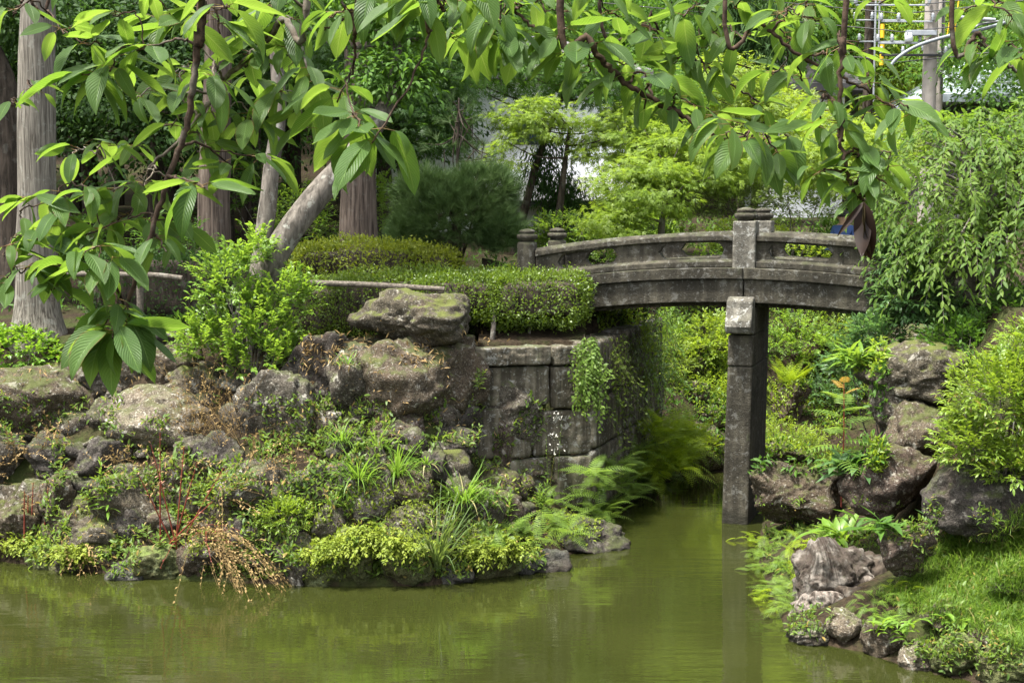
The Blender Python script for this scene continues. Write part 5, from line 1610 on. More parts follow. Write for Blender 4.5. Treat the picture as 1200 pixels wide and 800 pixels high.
G_SOFT = leaf_mat('soft_grass', (.06, .125, .014), (.12, .19, .025), (.22, .36, .035), .42, .5, .2, 2.5, ((.25, .22, .08), .91))
lawn('grass', (1015, 595, 1230, 770), 15000, .14, .006, G_SOFT, 91, lambda x, y: y > 800 - (x - 1015) * .55 - 105 + 40 * math.sin(x * .05) * .3 and y < 705 + (x - 1040) * .35)
# dead stump
def lump(name, px, py, Y, dims, mat, seed, parent):
    V, T = rock_geo(seed, dims, 5, planes=12, rough=.25, steps=False)
    o = mesh_np(name, V, T, M[mat], parent, smooth=True); o.location = tuple(P(px, py, Y) - np.array(parent.location)); return o
t = empty('dead_stump', surf(980, 715), 'weathered dead tree stump with silvery furrowed wood at the water', 'stump')
q = W0(982, 728); q = np.array((q[0], q[1] + .42, .0)); t.location = tuple(q)
ctr = P(980, 684, q[1]) - q
V, T = rock_geo(931, (.42, .34, .41), 6, planes=10, rough=.2, sharp=7, fine=.015, steps=False)
ax = np.array((-.12, 0, .42))
ang = np.arctan2(V[:, 0] - ax[0], ax[2] + .12 - V[:, 2]); dist = np.linalg.norm((V - ax)[:, [0, 2]], axis=1)
fur = fbm(np.stack([ang * 5.5, dist * .8, V[:, 1] * 2], 1), 4, 4)
V = V + norm(V) * (0.06 * fur - .03 * np.abs(fbm(V * 4.5, 9, 3)))[:, None] + np.array((-.05, 0, .10)) * np.exp(-((V[:, 0] + .12) ** 2 + (V[:, 2] - .36) ** 2) / .02)[:, None]
mesh_np('stump_wood', V + ctr, T, M['fan_wood'], t, smooth=True, uv=np.stack([ang * .5, dist], 1))
for j, (x, y, z, x2, y2, z2) in enumerate([(-.2, -.2, .15, -.42, -.30, -.05), (.15, -.25, .2, .34, -.34, -.02), (.28, -.1, .35, .45, -.2, .12), (0, -.28, .12, -.06, -.40, -.08)]):
    tubes('root', [(spline([(x, y, z), ((x + x2) / 2, (y + y2) / 2 - .05, (z + z2) / 2 + .04), (x2, y2, z2)], 10), np.linspace(.095, .05, 10))], M['stump'], t, 10, .25)
lump('rotten_side', 1018, 676, q[1] - .05, (.19, .25, .22), 'bark_dark', 811, t)
lump('root_mass', 962, 708, q[1] - .30, (.27, .22, .16), 'stump', 812, t)
lump('root_mass', 1000, 705, q[1] - .32, (.20, .18, .17), 'bark_dark', 813, t)
cover('hill_undergrowth', (600, 200, 1100, 310), 6000, LEAF, .12, G_MID, 38, .6, .15, .7, -.1, ymin=22)

# ------------------------------------------------------------------ buildings and utility poles behind the garden
M['plaster'] = plain_mat('white_plaster', (.74, .75, .77), .8, .2, 0, .06, 1.2)
M['dark_frame'] = plain_mat('dark_window_frame', (.025, .025, .028), .5, .4)
M['blind'] = plain_mat('grey_blue_blind', (.33, .38, .42), .5, .4, 0, .12, 2)
M['roof_metal'] = plain_mat('pale_metal_roof', (.42, .47, .54), .45, .5, 0, .08, 1.5)
M['roof_grey'] = plain_mat('brown_grey_roof', (.12, .11, .12), .7, .3, 0, .12, 2)
M['concrete'] = plain_mat('pole_concrete', (.30, .27, .24), .85, .2, 0, .2, 5)
M['galv'] = plain_mat('galvanised_steel', (.36, .38, .40), .4, .5, .5, .12, 8)
M['cable'] = plain_mat('grey_cable_sleeve', (.17, .19, .205), .5, .4, 0, .1, 5)
M['wire'] = plain_mat('black_wire', (.03, .03, .032), .5, .4)
M['yellow'] = plain_mat('yellow_guard', (.75, .46, .02), .5, .4, 0, .1, 6)
M['glass'] = plain_mat('window_glass', (.05, .07, .09), .08, .6, 0, .2, 1)

def house(name, label, px0, px1, Y, ytop, depth, roof_m, eave, win, roofname='roof', wall_m='plaster'):
    a, b = P(px0, ytop, Y), P(px1, ytop, Y)
    z0 = hz((a[0] + b[0]) / 2, Y) - .8
    t = empty(name, ((a[0] + b[0]) / 2, Y + depth / 2, z0), label, 'house')
    w = (b[0] - a[0]) / 2; H = a[2] - z0
    m = MB(); m.box(-w, w, -depth / 2, depth / 2, 0, H); m.build('wall', M[wall_m], t, bevel=.02)
    m = MB(); e = eave
    V = [(-w - e, -depth / 2 - e, H), (w + e, -depth / 2 - e, H), (w + e, depth / 2 + e, H), (-w - e, depth / 2 + e, H)]
    V += [(x, y, H + .18) for x, y, z in V] + [(-w * .45, 0, H + 1.3), (w * .45, 0, H + 1.3)]
    m.add([(x, y, z + .003) for x, y, z in V], [(3, 2, 1, 0), (0, 1, 5, 4), (1, 2, 6, 5), (2, 3, 7, 6), (3, 0, 4, 7), (4, 5, 9, 8), (5, 6, 9), (6, 7, 8, 9), (7, 4, 8)])
    rf = m.build(roofname, M[roof_m], t)
    for (x0, y0, x1, y1, glass) in win:
        p0, p1 = P(x0, y1, Y), P(x1, y0, Y)
        cx = t.location.x
        u0, u1, v0, v1 = p0[0] - cx, p1[0] - cx, p0[2] - z0, p1[2] - z0
        m = MB(); f = .06; yy = -depth / 2
        for (q0, q1, s0, s1) in ((u0, u1, v0, v0 + f), (u0, u1, v1 - f, v1), (u0, u0 + f, v0 + f, v1 - f), (u1 - f, u1, v0 + f, v1 - f)):
            m.box(q0, q1, yy - .06, yy + .02, s0, s1)
        n = max(1, int((u1 - u0) / .55))
        for i in range(1, n):
            x = u0 + (u1 - u0) * i / n
            m.box(x - .025, x + .025, yy - .05, yy + .02, v0 + f, v1 - f)
        fr = m.build('window', M['dark_frame'], t)
        m = MB(); m.box(u0 + f, u1 - f, yy - .02, yy + .015, v0 + f, v1 - f); m.build('pane', M[glass], fr)
    return t, rf
h1, _ = house('white_house', 'white plastered house showing through the gaps between pine and maples', 425, 735, 29, 95, 6, 'roof_grey', .5, [(505, 138, 552, 165, 'glass'), (640, 240, 662, 300, 'glass'), (664, 243, 705, 310, 'blind'), (560, 240, 600, 300, 'glass'), (440, 225, 475, 290, 'glass'), (600, 140, 640, 170, 'glass')])
p0, p1 = P(595, 236, 29), P(735, 236, 29)
m = MB(); cx, cz = h1.location.x, h1.location.z
m.box(p0[0] - cx, p1[0] - cx, -3.75, -3.003, p0[2] - cz, p0[2] - cz + .52); aw = m.build('awning', M['plaster'], h1, bevel=.02)
m = MB(); m.box(p0[0] - cx, p1[0] - cx, -3.72, -3.003, p0[2] - cz - .10, p0[2] - cz - .003); m.build('underside_shade', M['dark_frame'], aw)  # dark slab under the awning: the shade beneath it put into colour
house('grey_roofed_house', 'low building with a brownish grey roof behind the cherry twigs right of centre', 905, 990, 36, 108, 4, 'roof_grey', .5, [(925, 120, 950, 150, 'glass')])
h3, rf = house('metal_roofed_house', 'building with a pale blue grey metal roof at the upper right', 1125, 1290, 33, 122, 6, 'roof_metal', .6, [(1150, 135, 1185, 165, 'glass')], wall_m='roof_grey')
m = MB(); m.lathe((-.9, -1.2, 2.0), [(.07, 0), (.07, 1.0), (.10, 1.02), (.10, 1.12), (.02, 1.16)], 12)
v = m.build('vent_pipe', M['galv'], rf); v.location = (0, 0, h3.dimensions[2])
_wall = [c for c in h3.children if c.name.startswith('wall')][0]
v.location = (0, 0, max(p.co.z for p in _wall.data.vertices) - 1.6)

def pole(name, label, px, Y, r0, r1, H, mat, arms=(), sleeves=(), extras=None):
    q = P(px, 250, Y); z0 = hz(q[0], Y) - .5
    t = empty(name, (q[0], Y, z0), label, 'utility pole')
    tubes('post', [(np.array([(0, 0, 0), (.02, 0, H * .5), (0, 0, H)]), [r0, (r0 + r1) / 2, r1])], mat, t, 14)
    for (py, x0, x1, rad, mt) in arms:
        z = P(px, py, Y)[2] - z0
        a, b = P(x0, py, Y)[0] - q[0], P(x1, py, Y)[0] - q[0]
        m = MB(); m.box(a, b, -r0 - .03 - rad, -r0 - .03 + rad, z - rad, z + rad); am = m.build('crossarm', M[mt], t, bevel=.01)
        for x in np.linspace(a, b, 4)[[0, 1, 3]]:
            m = MB(); m.lathe((x, -r0 - .03, z + rad), [(.02, 0), (.05, .03), (.03, .06), (.055, .09), (.03, .12), (.04, .15), (.01, .17)], 10); m.build('insulator', M['galv'], am, smooth=True)
    for (x, y0, y1, rad, mt) in sleeves:
        a, b = P(x, y1, Y), P(x, y0, Y)
        m = MB(); m.lathe((a[0] - q[0], -r0 - rad - .04, a[2] - z0), [(rad, 0), (rad, b[2] - a[2])], 12); m.build('conduit', M[mt], t)
    return t, q, z0
Hh = 11.5
pa, qa, za = pole('utility_pole', 'thick grey concrete utility pole with crossarms at the upper right', 1084, 31, .17, .13, Hh, M['concrete'], [(8, 1000, 1086, .018, 'galv'), (27, 1030, 1090, .018, 'galv'), (52, 1026, 1075, .025, 'galv'), (66, 1030, 1105, .025, 'wire')], [])
m = MB(); m.box(-.62, .05, -.36, -.2, P(1084, 44, 31)[2] - za, P(1084, 38, 31)[2] - za); br = m.build('switch_bracket', M['galv'], pa, bevel=.01)
m = MB(); m.lathe((-.55, -.28, P(1084, 52, 31)[2] - za), [(.03, 0), (.09, .03), (.09, .2), (.05, .22), (.05, .26)], 14); m.build('cutout_switch', M['plaster'], br, smooth=True)
pole('utility_pole', 'thinner pale pole with cable conduit right behind the concrete one', 1096, 31.8, .085, .075, Hh, M['concrete'], [(62, 1080, 1110, .02, 'galv')], [(1100, -20, 110, .02, 'wire')])
pole('utility_pole', 'dark wooden pole with white pipes and yellow guy guards left of the concrete pole', 1013, 33, .13, .10, Hh, M['bark_dark'], [(25, 1000, 1060, .018, 'galv'), (50, 1005, 1062, .018, 'galv')], [(1021, -30, 120, .025, 'galv'), (1027, -30, 60, .022, 'galv'), (1031, 30, 46, .05, 'yellow'), (1031, 52, 62, .05, 'yellow'), (1030, 65, 78, .05, 'yellow')])
def cable(name, label, pts, rad, mat, cat='cable', group=None):
    o = tubes(name, [(spline(pts, 30), np.full(30, rad))], M[mat], None, 8)
    return tag(o, label, cat, group)
cable('cable_bundle', 'thick grey sleeved cable bundle curving up to the right in front of the concrete pole', [P(1042, 80, 30.4), P(1052, 68, 30.4), P(1075, 54, 30.4), P(1110, 43, 30.4), P(1150, 35, 30.4), P(1205, 18, 30.4), P(1300, -12, 30.4)], .04, 'cable')
cable('cable_bundle', 'thinner cable running parallel above the thick sleeved bundle', [P(1110, 42, 30.5), P(1140, 33, 30.5), P(1165, 26, 30.5), P(1300, 8, 30.5)], .025, 'cable')
cable('steel_pipe', 'straight pale steel pipe at the top right above the cable bundle', [P(1115, 20, 30.3), P(1140, 22, 30.3), P(1166, 24, 30.3)], .05, 'galv')
cable('overhead_wire', 'pale service wire sagging from the thin pole to the metal roof', [P(1097, 82, 31.5), P(1115, 90, 31.8), P(1140, 96, 32), P(1185, 97, 32.3), P(1300, 95, 32.5)], .02, 'plaster')
cable('overhead_wire', 'lowest wire slanting down to the metal roof', [P(1129, 100, 31.6), P(1150, 108, 32), P(1175, 113, 32.3)], .014, 'galv')
for (a, b, lab) in [((1125, -10), (1118, 42), 'left one of two yellow guy wires beside the concrete pole'), ((1119, -10), (1110, 42), 'right hand yellow guy wire leaning beside the concrete pole'), ((1135, -10), (1152, 20), 'white wire dropping to the steel pipe')]:
    cable('guy_wire', lab, [P(a[0], a[1], 30.6), P((a[0] + b[0]) / 2, (a[1] + b[1]) / 2, 30.6), P(b[0], b[1], 30.6)], .015, 'yellow' if 'yellow' in lab else 'galv')
for j, y in enumerate((3, 12, 33, 68)):
    cable('overhead_wire', ['topmost dark wire crossing between the poles', 'second dark wire from the top between the poles', 'third dark wire from the top between the poles', 'lowest dark wire crossing between the poles'][j], [P(700, y - 30, 34), P(1013, y, 32.6), P(1084, y + 2, 30.8), P(1350, y - 30, 28)], .012, 'wire')

# ------------------------------------------------------------------ log rail fences
def logfence(label, posts, rails, Yr):
    q = P(posts[0][0], posts[0][2], posts[0][3])
    t = empty('log_fence', q, label, 'fence')
    for (x, y0, y1, Y, rad) in posts:
        a = P(x, y0, Y); b = P(x, y1, Y)
        b[2] = min(b[2], hz(b[0], b[1]) - .1)
        m = MB(); m.tube([b - q, (a + b) / 2 - q, a - q], [rad * 1.05, rad, rad], 14); m.build('post', M['log'], t, bevel=.01, smooth=False)
    for (x0, y0, Y0, x1, y1, Y1, rad) in rails:
        a, b = P(x0, y0, Y0) - q, P(x1, y1, Y1) - q
        m = MB(); m.tube(spline([a, (a + b) / 2 + np.array((0, 0, .012)), b], 12), np.linspace(rad * 1.1, rad * .9, 12), 14); m.build('rail', M['log'], t, bevel=.006)
logfence('weathered log rail on short posts behind the hanging cherry leaves at the left', [(164, 322, 372, 16.5, .042), (60, 320, 372, 16.8, .042)], [(158, 322, 16.45, 214, 326, 16.4, .034), (40, 322, 16.8, 160, 322, 16.5, .034)], 16.5)
logfence('long weathered log rail running in front of the lower clipped hedge', [(340, 334, 400, 16.0, .04), (517, 342, 400, 16.0, .04)], [(345, 331, 16.0, 521, 339, 15.95, .034)], 16)
logfence('short pale log rail between the yellowing hedge and the box hedge', [(500, 305, 340, 17.9, .04)], [(488, 306, 17.9, 516, 303, 17.9, .045)], 17.9)

# ------------------------------------------------------------------ a person beyond the right end of the bridge
def person():
    yy = np.arange(18.5, 30, .1); xs = np.array([P(988, 300, y)[0] for y in yy])
    hh = Hgt(xs, yy); k = int(np.argmin(np.abs(hh - 2.05)))
    x, y, z = xs[k], yy[k], hh[k]
    H = P(987, 246, y)[2] - z
    t = empty('person', (x, y, z), 'person in a blue top and dark cap standing beyond the right end of the railing', 'person', None, 2.6)
    s = H / 1.7
    J = {'pel': (0, 0, .92), 'spi': (0, .01, 1.12), 'che': (0, .02, 1.32), 'nec': (0, .03, 1.46), 'hea': (0, .05, 1.55), 'top': (0, .05, 1.64)}
    for sg, n in ((-1, 'l'), (1, 'r')):
        J.update({'hip' + n: (sg * .09, 0, .88), 'kne' + n: (sg * .10, .03, .48), 'ank' + n: (sg * .10, -.01, .08), 'toe' + n: (sg * .11, .16, .04),
                  'sho' + n: (sg * .17, .01, 1.38), 'elb' + n: (sg * .23, .05, 1.10), 'wri' + n: (sg * .17, .24, 1.02), 'han' + n: (sg * .15, .32, 1.03)})
    E = [('pel', 'spi'), ('spi', 'che'), ('che', 'nec'), ('nec', 'hea'), ('hea', 'top')]
    for n in 'lr': E += [('pel', 'hip' + n), ('hip' + n, 'kne' + n), ('kne' + n, 'ank' + n), ('ank' + n, 'toe' + n), ('che', 'sho' + n), ('sho' + n, 'elb' + n), ('elb' + n, 'wri' + n), ('wri' + n, 'han' + n)]
    rad = {'pel': .13, 'spi': .12, 'che': .14, 'nec': .055, 'hea': .085, 'top': .07, 'hip': .085, 'kne': .06, 'ank': .045, 'toe': .035, 'sho': .06, 'elb': .042, 'wri': .03, 'han': .035}
    ks = list(J)
    me = bpy.data.meshes.new('body'); me.from_pydata([tuple(c * s for c in J[q]) for q in ks], [(ks.index(a), ks.index(b)) for a, b in E], [])
    o = bpy.data.objects.new('body', me); COL.objects.link(o); o.parent = t
    sk = o.modifiers.new('skin', 'SKIN'); sk.use_smooth_shade = True
    for q, v in zip(ks, me.skin_vertices[0].data):
        r_ = rad.get(q, rad.get(q[:3], .05)) * s; v.radius = (r_, r_)
    me.skin_vertices[0].data[0].use_root = True
    ss = o.modifiers.new('sub', 'SUBSURF'); ss.levels = 1; ss.render_levels = 2
    cl = NT('skin_and_clothes')
    tc = cl.n('ShaderNodeTexCoord'); sp = cl.n('ShaderNodeSeparateXYZ'); cl.l(tc.outputs['Object'], sp.inputs[0])
    zr = cl.math('DIVIDE', sp.outputs[2], 1.7 * s)
    nd = cl.n('ShaderNodeValToRGB'); nd.color_ramp.interpolation = 'CONSTANT'; el = nd.color_ramp.elements
    while len(el) < 4: el.new(.5)
    for e, (p, c) in zip(el, [(0, (.03, .03, .035)), (.52, (.05, .09, .25)), (.84, (.45, .28, .20)), (.99, (.02, .02, .02))]): e.position = p; e.color = (*c, 1)
    cl.l(zr, nd.inputs[0]); me.materials.append(cl.done(cl.bsdf(nd.outputs[0], .8)))
    V, T = ico(3)
    mesh_np('cap', (V * np.array((.105, .115, .075)) + np.array((0, .05, 1.635))) * s, T, M['dark_frame'], t, smooth=True)
    m = MB(); m.box(-.075 * s, .075 * s, .12 * s, .235 * s, 1.60 * s, 1.615 * s); m.build('cap_brim', M['dark_frame'], t, bevel=.004)
    V2 = V * np.array((.012, .018, .016))
    mesh_np('nose', (V2 + np.array((0, .145, 1.555))) * s, T, me.materials[0], t, smooth=True)
    for sg in (-1, 1):
        mesh_np('ear', (V * np.array((.012, .022, .03)) + np.array((sg * .088, .05, 1.56))) * s, T, me.materials[0], t, smooth=True)
        mesh_np('eye', (V * .011 + np.array((sg * .032, .128, 1.585))) * s, T, M['dark_frame'], t, smooth=True)
        for f in range(5):
            a = (f - 2) * .018
            tubes('finger', [(np.array([(sg * .15 + a, .33, 1.03), (sg * .15 + a * 1.2, .38, 1.02), (sg * .15 + a * 1.1, .405, .995)]) * s, np.array((.0105, .009, .007)) * s)], me.materials[0], t, 6)
person()

# ------------------------------------------------------------------ the cherry tree whose branches hang into the picture
def cherry_tpl(seed, curl, fold, wave, L=1.0):
    nu, nv = 4, 9
    r = rng(seed); V, UV = [], []
    for i in range(nv + 1):
        v = i / nv
        w = .20 * (math.sin(math.pi * min(1, v ** .82 * 1.0)) ** .72) * (1 if v < .8 else 1 - .35 * (v - .8) / .2)
        if i == nv: w = .002
        w = max(w, .012 if i == 0 else .002)
        a = curl * v
        y = math.sin(a) / curl; z = -(1 - math.cos(a)) / curl
        for j in range(-nu // 2, nu // 2 + 1):
            u = j / (nu / 2)
            x = u * w
            V.append((x, y, z + fold * abs(x) * (1 - .3 * abs(u)) + wave * math.sin(v * 9 + u * 1.5 + seed) * abs(u) * .5))
            UV.append((u, v))
    T = []
    n1 = nu + 1
    for i in range(nv):
        for j in range(nu):
            a = i * n1 + j
            T += [(a, a + 1, a + n1 + 1), (a, a + n1 + 1, a + n1)]
    return np.array(V), np.array(T), np.array(UV)
CT = [cherry_tpl(1, .4, .35, .02), cherry_tpl(2, .75, .55, .03), cherry_tpl(3, .2, .25, .025), cherry_tpl(4, 1.15, .7, .03), cherry_tpl(5, .6, .15, .035), cherry_tpl(7, -.3, .5, .03)]
root = empty('cherry_tree', (-3.2, 2.6, 2.1), 'overhanging cherry tree whose leafy twigs fill the top of the picture', 'tree')
RO = np.array(root.location)
tubes('trunk', [(spline([(-3.2, 2.6, 1.8), (-3.0, 2.7, 3.4), (-2.2, 2.8, 5.0), (-.9, 2.8, 5.5), (1.6, 2.9, 5.7), (2.8, 3.2, 5.8)] - RO, 30), np.linspace(.16, .025, 30))], M['twig'], root, 12, .06)
def BR(pts, r0, r1, up=True):
    q = [P(x, y, Y) for x, y, Y in pts]
    if up: q = [q[0] + np.array((.1, 0, 5.6 - q[0][2])) * .9 if False else q[0] + np.array((0.05, .0, max(.3, 5.35 - q[0][2])))] + q
    return np.array(q), r0, r1
BRS = [
    (BR([(237, -15, 2.7), (232, 40, 2.7), (227, 95, 2.7), (218, 150, 2.7), (200, 198, 2.7), (182, 255, 2.7), (162, 315, 2.7), (143, 372, 2.7), (134, 402, 2.7)], .0085, .0035), 1),
    (BR([(362, -10, 2.9), (332, 24, 2.95), (300, 60, 3.0), (264, 92, 3.0), (238, 130, 3.0), (205, 170, 3.0), (172, 196, 3.0)], .009, .003), 2),
    (BR([(656, -10, 2.8), (690, 45, 2.8), (714, 80, 2.8), (748, 107, 2.8), (790, 130, 2.8), (832, 156, 2.8), (870, 172, 2.8)], .009, .003), 3),
    (BR([(700, -10, 3.1), (760, 30, 3.1), (800, 56, 3.1), (845, 92, 3.1), (892, 122, 3.1)], .005, .002), 4),
    (BR([(850, -10, 2.6), (890, 26, 2.6), (935, 62, 2.6), (984, 90, 2.6), (1012, 106, 2.6), (1050, 128, 2.6)], .005, .002), 5),
    (BR([(994, -10, 2.5), (987, 45, 2.5), (985, 100, 2.5), (986, 150, 2.5), (991, 195, 2.5), (1000, 224, 2.5), (1012, 236, 2.5)], .0058, .0028), 6),
    (BR([(1118, -10, 2.5), (1148, 40, 2.5), (1174, 72, 2.5), (1215, 95, 2.5)], .005, .003), 7),
    (BR([(500, -25, 2.6), (512, 0, 2.6), (522, 14, 2.6)], .004, .002), 8),
    (BR([(420, -25, 2.7), (412, 12, 2.7), (398, 28, 2.7), (380, 34, 2.7)], .005, .002), 9),
    (BR([(585, -25, 2.9), (600, 10, 2.9), (640, 45, 2.9), (660, 60, 2.9)], .005, .002), 10),
    (BR([(60, -40, 2.9), (30, -5, 2.9), (15, 20, 2.9)], .005, .002), 11),
    (BR([(-40, 150, 3.0), (-10, 135, 3.0), (20, 118, 3.0), (50, 105, 3.0)], .004, .002), 1),
]
CL = [  # clusters: pixel, distance, number of leaves, leaf length in pixels, which branch
 (132, 18, 2.7, 4, 62), (160, 60, 2.7, 6, 74), (96, 88, 2.7, 6, 84), (128, 84, 2.75, 7, 86), (180, 20, 2.9, 5, 60), (205, 35, 2.8, 5, 58), (258, 40, 2.7, 5, 70), (262, 8, 2.6, 4, 78), (290, 45, 3.0, 6, 60), (310, 15, 2.9, 5, 62), (345, 40, 3.0, 6, 70), (385, 20, 2.8, 5, 70),
 (300, 100, 3.1, 6, 60), (330, 112, 3.0, 7, 66), (300, 150, 3.0, 6, 64), (255, 140, 3.0, 6, 60), (240, 175, 3.0, 6, 56), (200, 150, 3.1, 5, 52), (150, 175, 3.1, 5, 50), (110, 180, 2.8, 4, 58), (85, 182, 2.8, 5, 54), (95, 215, 2.7, 7, 60), (130, 225, 2.8, 7, 60), (165, 225, 2.9, 5, 54), (205, 215, 2.9, 6, 58), (240, 220, 2.6, 5, 74), (275, 200, 2.9, 6, 60), (310, 185, 2.9, 5, 60),
 (60, 265, 2.7, 7, 64), (25, 255, 2.7, 5, 58), (100, 275, 2.7, 6, 62), (135, 262, 2.8, 6, 56), (5, 300, 2.6, 5, 70), (95, 300, 2.6, 7, 72), (70, 310, 2.6, 5, 70), (115, 320, 2.6, 5, 62), (195, 295, 2.7, 4, 58), (215, 275, 2.8, 4, 52),
 (140, 372, 2.6, 9, 74), (132, 396, 2.55, 9, 80), (150, 390, 2.6, 5, 66), (120, 385, 2.6, 5, 74),
 (370, 95, 2.9, 6, 66), (418, 160, 2.6, 7, 84), (436, 168, 2.55, 5, 80), (25, 320, 2.6, 5, 66), (8, 335, 2.6, 4, 66), (60, 340, 2.65, 5, 60), (160, 115, 3.0, 6, 56), (250, 100, 2.9, 6, 60), (215, 115, 3.0, 5, 54), (345, 75, 3.0, 6, 62), (300, 75, 3.0, 5, 58), (120, 50, 2.8, 6, 66), (75, 40, 2.8, 4, 66), (230, 20, 2.8, 5, 60), (530, 45, 2.8, 6, 70), (560, 60, 2.9, 5, 64), (690, 85, 2.9, 5, 60), (815, 60, 3.0, 6, 62), (870, 45, 2.9, 5, 60), (905, 90, 2.8, 6, 62), (945, 15, 2.7, 5, 58), (890, 175, 2.9, 6, 66), (915, 185, 2.8, 5, 62), (175, 260, 2.8, 5, 56), (40, 285, 2.65, 6, 64), (395, 120, 2.8, 6, 72), (420, 150, 2.6, 6, 76), (360, 150, 3.0, 5, 62), (15, 15, 2.7, 4, 60), (15, 122, 2.9, 4, 40), (45, 108, 2.9, 4, 36),
 (412, 22, 2.7, 6, 66), (440, 0, 2.7, 5, 66), (470, 8, 2.7, 6, 66), (500, 12, 2.6, 6, 74), (520, 10, 2.6, 6, 74), (545, 5, 2.7, 5, 66), (572, 30, 2.8, 6, 70), (590, 45, 2.8, 8, 82), (618, 42, 2.8, 7, 84), (600, 5, 2.8, 5, 60), (645, 50, 2.8, 8, 78), (664, 62, 2.8, 6, 76), (640, 15, 2.9, 5, 60), (680, 15, 2.9, 5, 60),
 (700, 50, 2.8, 6, 64), (725, 20, 2.9, 6, 64), (760, 40, 3.0, 6, 62), (745, 75, 2.9, 6, 62), (720, 95, 2.8, 5, 58), (772, 100, 2.8, 7, 70), (755, 130, 2.9, 5, 56), (790, 75, 3.0, 6, 60), (800, 20, 2.9, 5, 66), (768, 0, 2.8, 5, 70), (840, 40, 3.0, 6, 66), (830, 90, 3.0, 6, 62), (815, 125, 2.8, 6, 64), (800, 145, 2.8, 6, 66), (845, 140, 2.9, 6, 64), (850, 165, 2.7, 8, 74), (872, 170, 2.7, 7, 74), (890, 122, 3.0, 6, 60), (880, 80, 3.0, 5, 60), (905, 150, 2.9, 6, 64), (925, 165, 2.9, 6, 64),
 (860, 10, 2.7, 5, 62), (900, 30, 2.7, 5, 60), (930, 50, 2.7, 5, 60), (920, 10, 2.6, 5, 62), (960, 25, 2.6, 5, 62), (965, 70, 2.6, 5, 58), (940, 95, 2.7, 5, 60), (990, 70, 2.5, 5, 60), (1015, 70, 2.6, 5, 58), (1020, 102, 2.6, 6, 62), (1050, 128, 2.5, 6, 76), (1068, 135, 2.5, 5, 74), (980, 125, 2.5, 5, 58), (1010, 140, 2.6, 5, 56), (960, 150, 2.6, 6, 62), (985, 165, 2.5, 6, 62), (1005, 185, 2.5, 6, 62), (970, 200, 2.5, 6, 64), (1025, 190, 2.5, 5, 62), (1012, 230, 2.48, 4, 72), (1040, 200, 2.5, 5, 70), (1000, 220, 2.5, 5, 60),
 (1176, 10, 2.5, 6, 72), (1195, 30, 2.4, 6, 76), (1150, 60, 2.5, 4, 66), (1172, 72, 2.5, 5, 56), (1198, 70, 2.4, 5, 64), (1130, 15, 2.6, 3, 50),
 (560, -12, 2.7, 5, 70), (480, -20, 2.6, 5, 70), (700, -12, 2.8, 5, 66), (880, -15, 2.7, 5, 66), (330, -12, 2.8, 5, 66), (260, -18, 2.7, 5, 66), (100, -20, 2.7, 5, 70), (170, -10, 2.8, 5, 62), (1030, 5, 2.7, 4, 56), (1040, 215, 2.5, 5, 62), (55, 240, 2.7, 5, 56), (820, 5, 3.0, 6, 60), (220, 75, 3.1, 5, 56), (190, 95, 3.1, 6, 54),
]
rc = rng(77)
bparts = []
for (pts, r0, r1), sdd in BRS:
    p = spline(pts, 60)
    p[1:] += rng(sdd).normal(0, .0022, (59, 3)); 
    bparts.append([p, np.linspace(r0, r1, 60)])
owner = [[] for _ in BRS]
for c in CL:
    q = P(c[0], c[1], c[2])
    best = min(range(len(BRS)), key=lambda b: np.min(np.linalg.norm((bparts[b][0][12:] - q) * np.array((1, .6, 1)), axis=1)))
    owner[best].append((q, c))
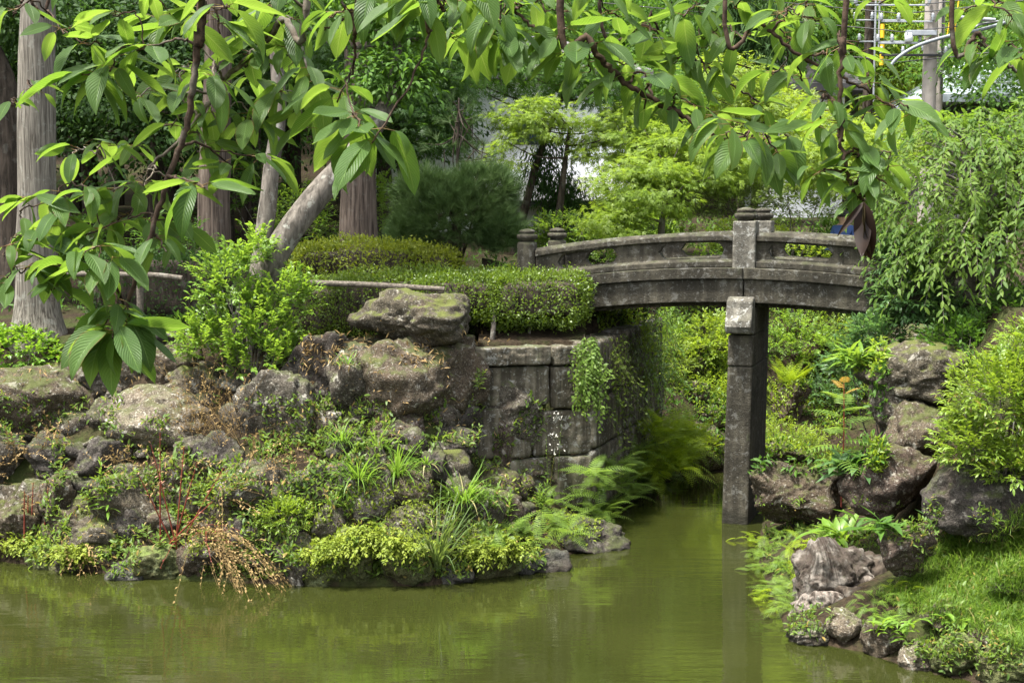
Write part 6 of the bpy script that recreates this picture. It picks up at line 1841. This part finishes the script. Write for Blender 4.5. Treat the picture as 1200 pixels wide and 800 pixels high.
for b, (p, rad) in enumerate(bparts):
    tw, leaves, uvs, pet = [], [], [], []
    nodes = p.copy(); nrad = rad.copy(); nlow = (np.arange(60) < 6) * .3
    for q, c in sorted(owner[b], key=lambda s: np.min(np.linalg.norm(p - s[0], axis=1))):
        q = q.copy()
        j = int(np.argmin(np.linalg.norm(nodes - q, axis=1) + nlow - .06 * (nodes[:, 2] > q[2])))
        p0 = nodes[j]
        m = (p0 + q) / 2 + rc.normal(0, .014, 3) + np.array((0, 0, .018))
        tip = norm(q - m)
        sp_ = spline([p0, m, q], 14)
        sp_[1:-1] += rc.normal(0, .0022, (12, 3))
        tr_ = np.linspace(min(nrad[j] * .8, .0036), .0016, 14)
        tw.append((sp_ - RO, tr_))
        nodes = np.vstack([nodes, sp_[3:-1]]); nrad = np.r_[nrad, tr_[3:-1]]; nlow = np.r_[nlow, np.zeros(10)]
        k = max(3, int(round(c[3] * (1.1 if c[0] < 480 else .97)))); L = c[4] * (.80 if c[0] < 480 else .74) / F * c[2]
        az0 = rc.uniform(0, 6.28)
        for i in range(k):
            a = az0 + i * 2.4 + rc.normal(0, .3)
            hor = np.array((math.cos(a), math.sin(a) * .8, 0))
            d = norm(hor * rc.uniform(.7, 1.3) + tip * .35 + np.array((0, 0, -rc.uniform(-.15, .8))))
            up = norm(np.array((0, 0, 1.0)) + hor * rc.uniform(.2, .9) + rc.normal(0, .35, 3))
            s0 = q - tip * rc.uniform(0, .045)
            pl = .016 + rc.uniform(0, .012)
            pb = s0 + norm(d + np.array((0, 0, .5))) * pl
            pet.append((s0, pb))
            tv, tt, tu = CT[rc.integers(0, len(CT))]
            V, T = place((tv, tt), pb[None] - RO, d[None], up[None], L * rc.uniform(.6, 1.3), None, rc.uniform(.85, 1.12))
            leaves.append((V, T)); uvs.append(tu)
    if tw:
        br = tubes('branch', [(p - RO, rad)] + tw, M['twig_pale'] if b in (1,) else M['twig'], root, 8, .1)
        s_, e_ = np.array([x[0] for x in pet]) - RO, np.array([x[1] for x in pet]) - RO
        V2, T2 = twigs_np(s_, e_, .0011)
        V, T = join(leaves); n1_, n2_ = len(T), len(T2)
        V, T = join([(V, T), (V2, T2)])
        mesh_np('foliage', V, T, [M['cherry'], G_RED2], br, smooth=True, uv=np.concatenate(uvs + [np.zeros((len(V2), 2))]), mi=np.r_[np.zeros(n1_, int), np.ones(n2_, int)])
# the withered brown leaves hanging at the end of a twig
t = empty('withered_leaves', P(1012, 240, 2.4), 'dark brown withered leaf bundle hanging at the end of a cherry twig', 'dead leaf')
for (d, s, w, mt, j, u_) in [((.05, -.1, -1), .11, .62, 'dead', 1, (-.5, -1, .2)), ((.16, .1, -1), .105, .6, 'dead2', 2, (.8, -.7, .2)), ((.0, .1, -1), .10, .55, 'dead', 4, (.2, 1, .2)), ((-.6, 0, -.8), .075, .26, 'dead', 2, (0, -1, .3)), ((-.10, -.1, -1), .095, .3, 'dead2', 4, (-1, -.4, .2))]:
    if mt not in M: M[mt] = leaf_mat('withered_' + mt, *(((.010, .006, .004), (.026, .014, .008), (.03, .012, .005)) if mt == 'dead' else ((.018, .016, .006), (.04, .028, .012), (.05, .035, .008))), .15, .55, .25, 30)
    tv, tt, tu = CT[j]
    V, T = place((tv, tt), np.array([[0, 0, .005]]), np.array([d], float), np.array([u_], float), s, None, w * 1.4)
    mesh_np('leaf', V, T, M[mt], t, smooth=True)
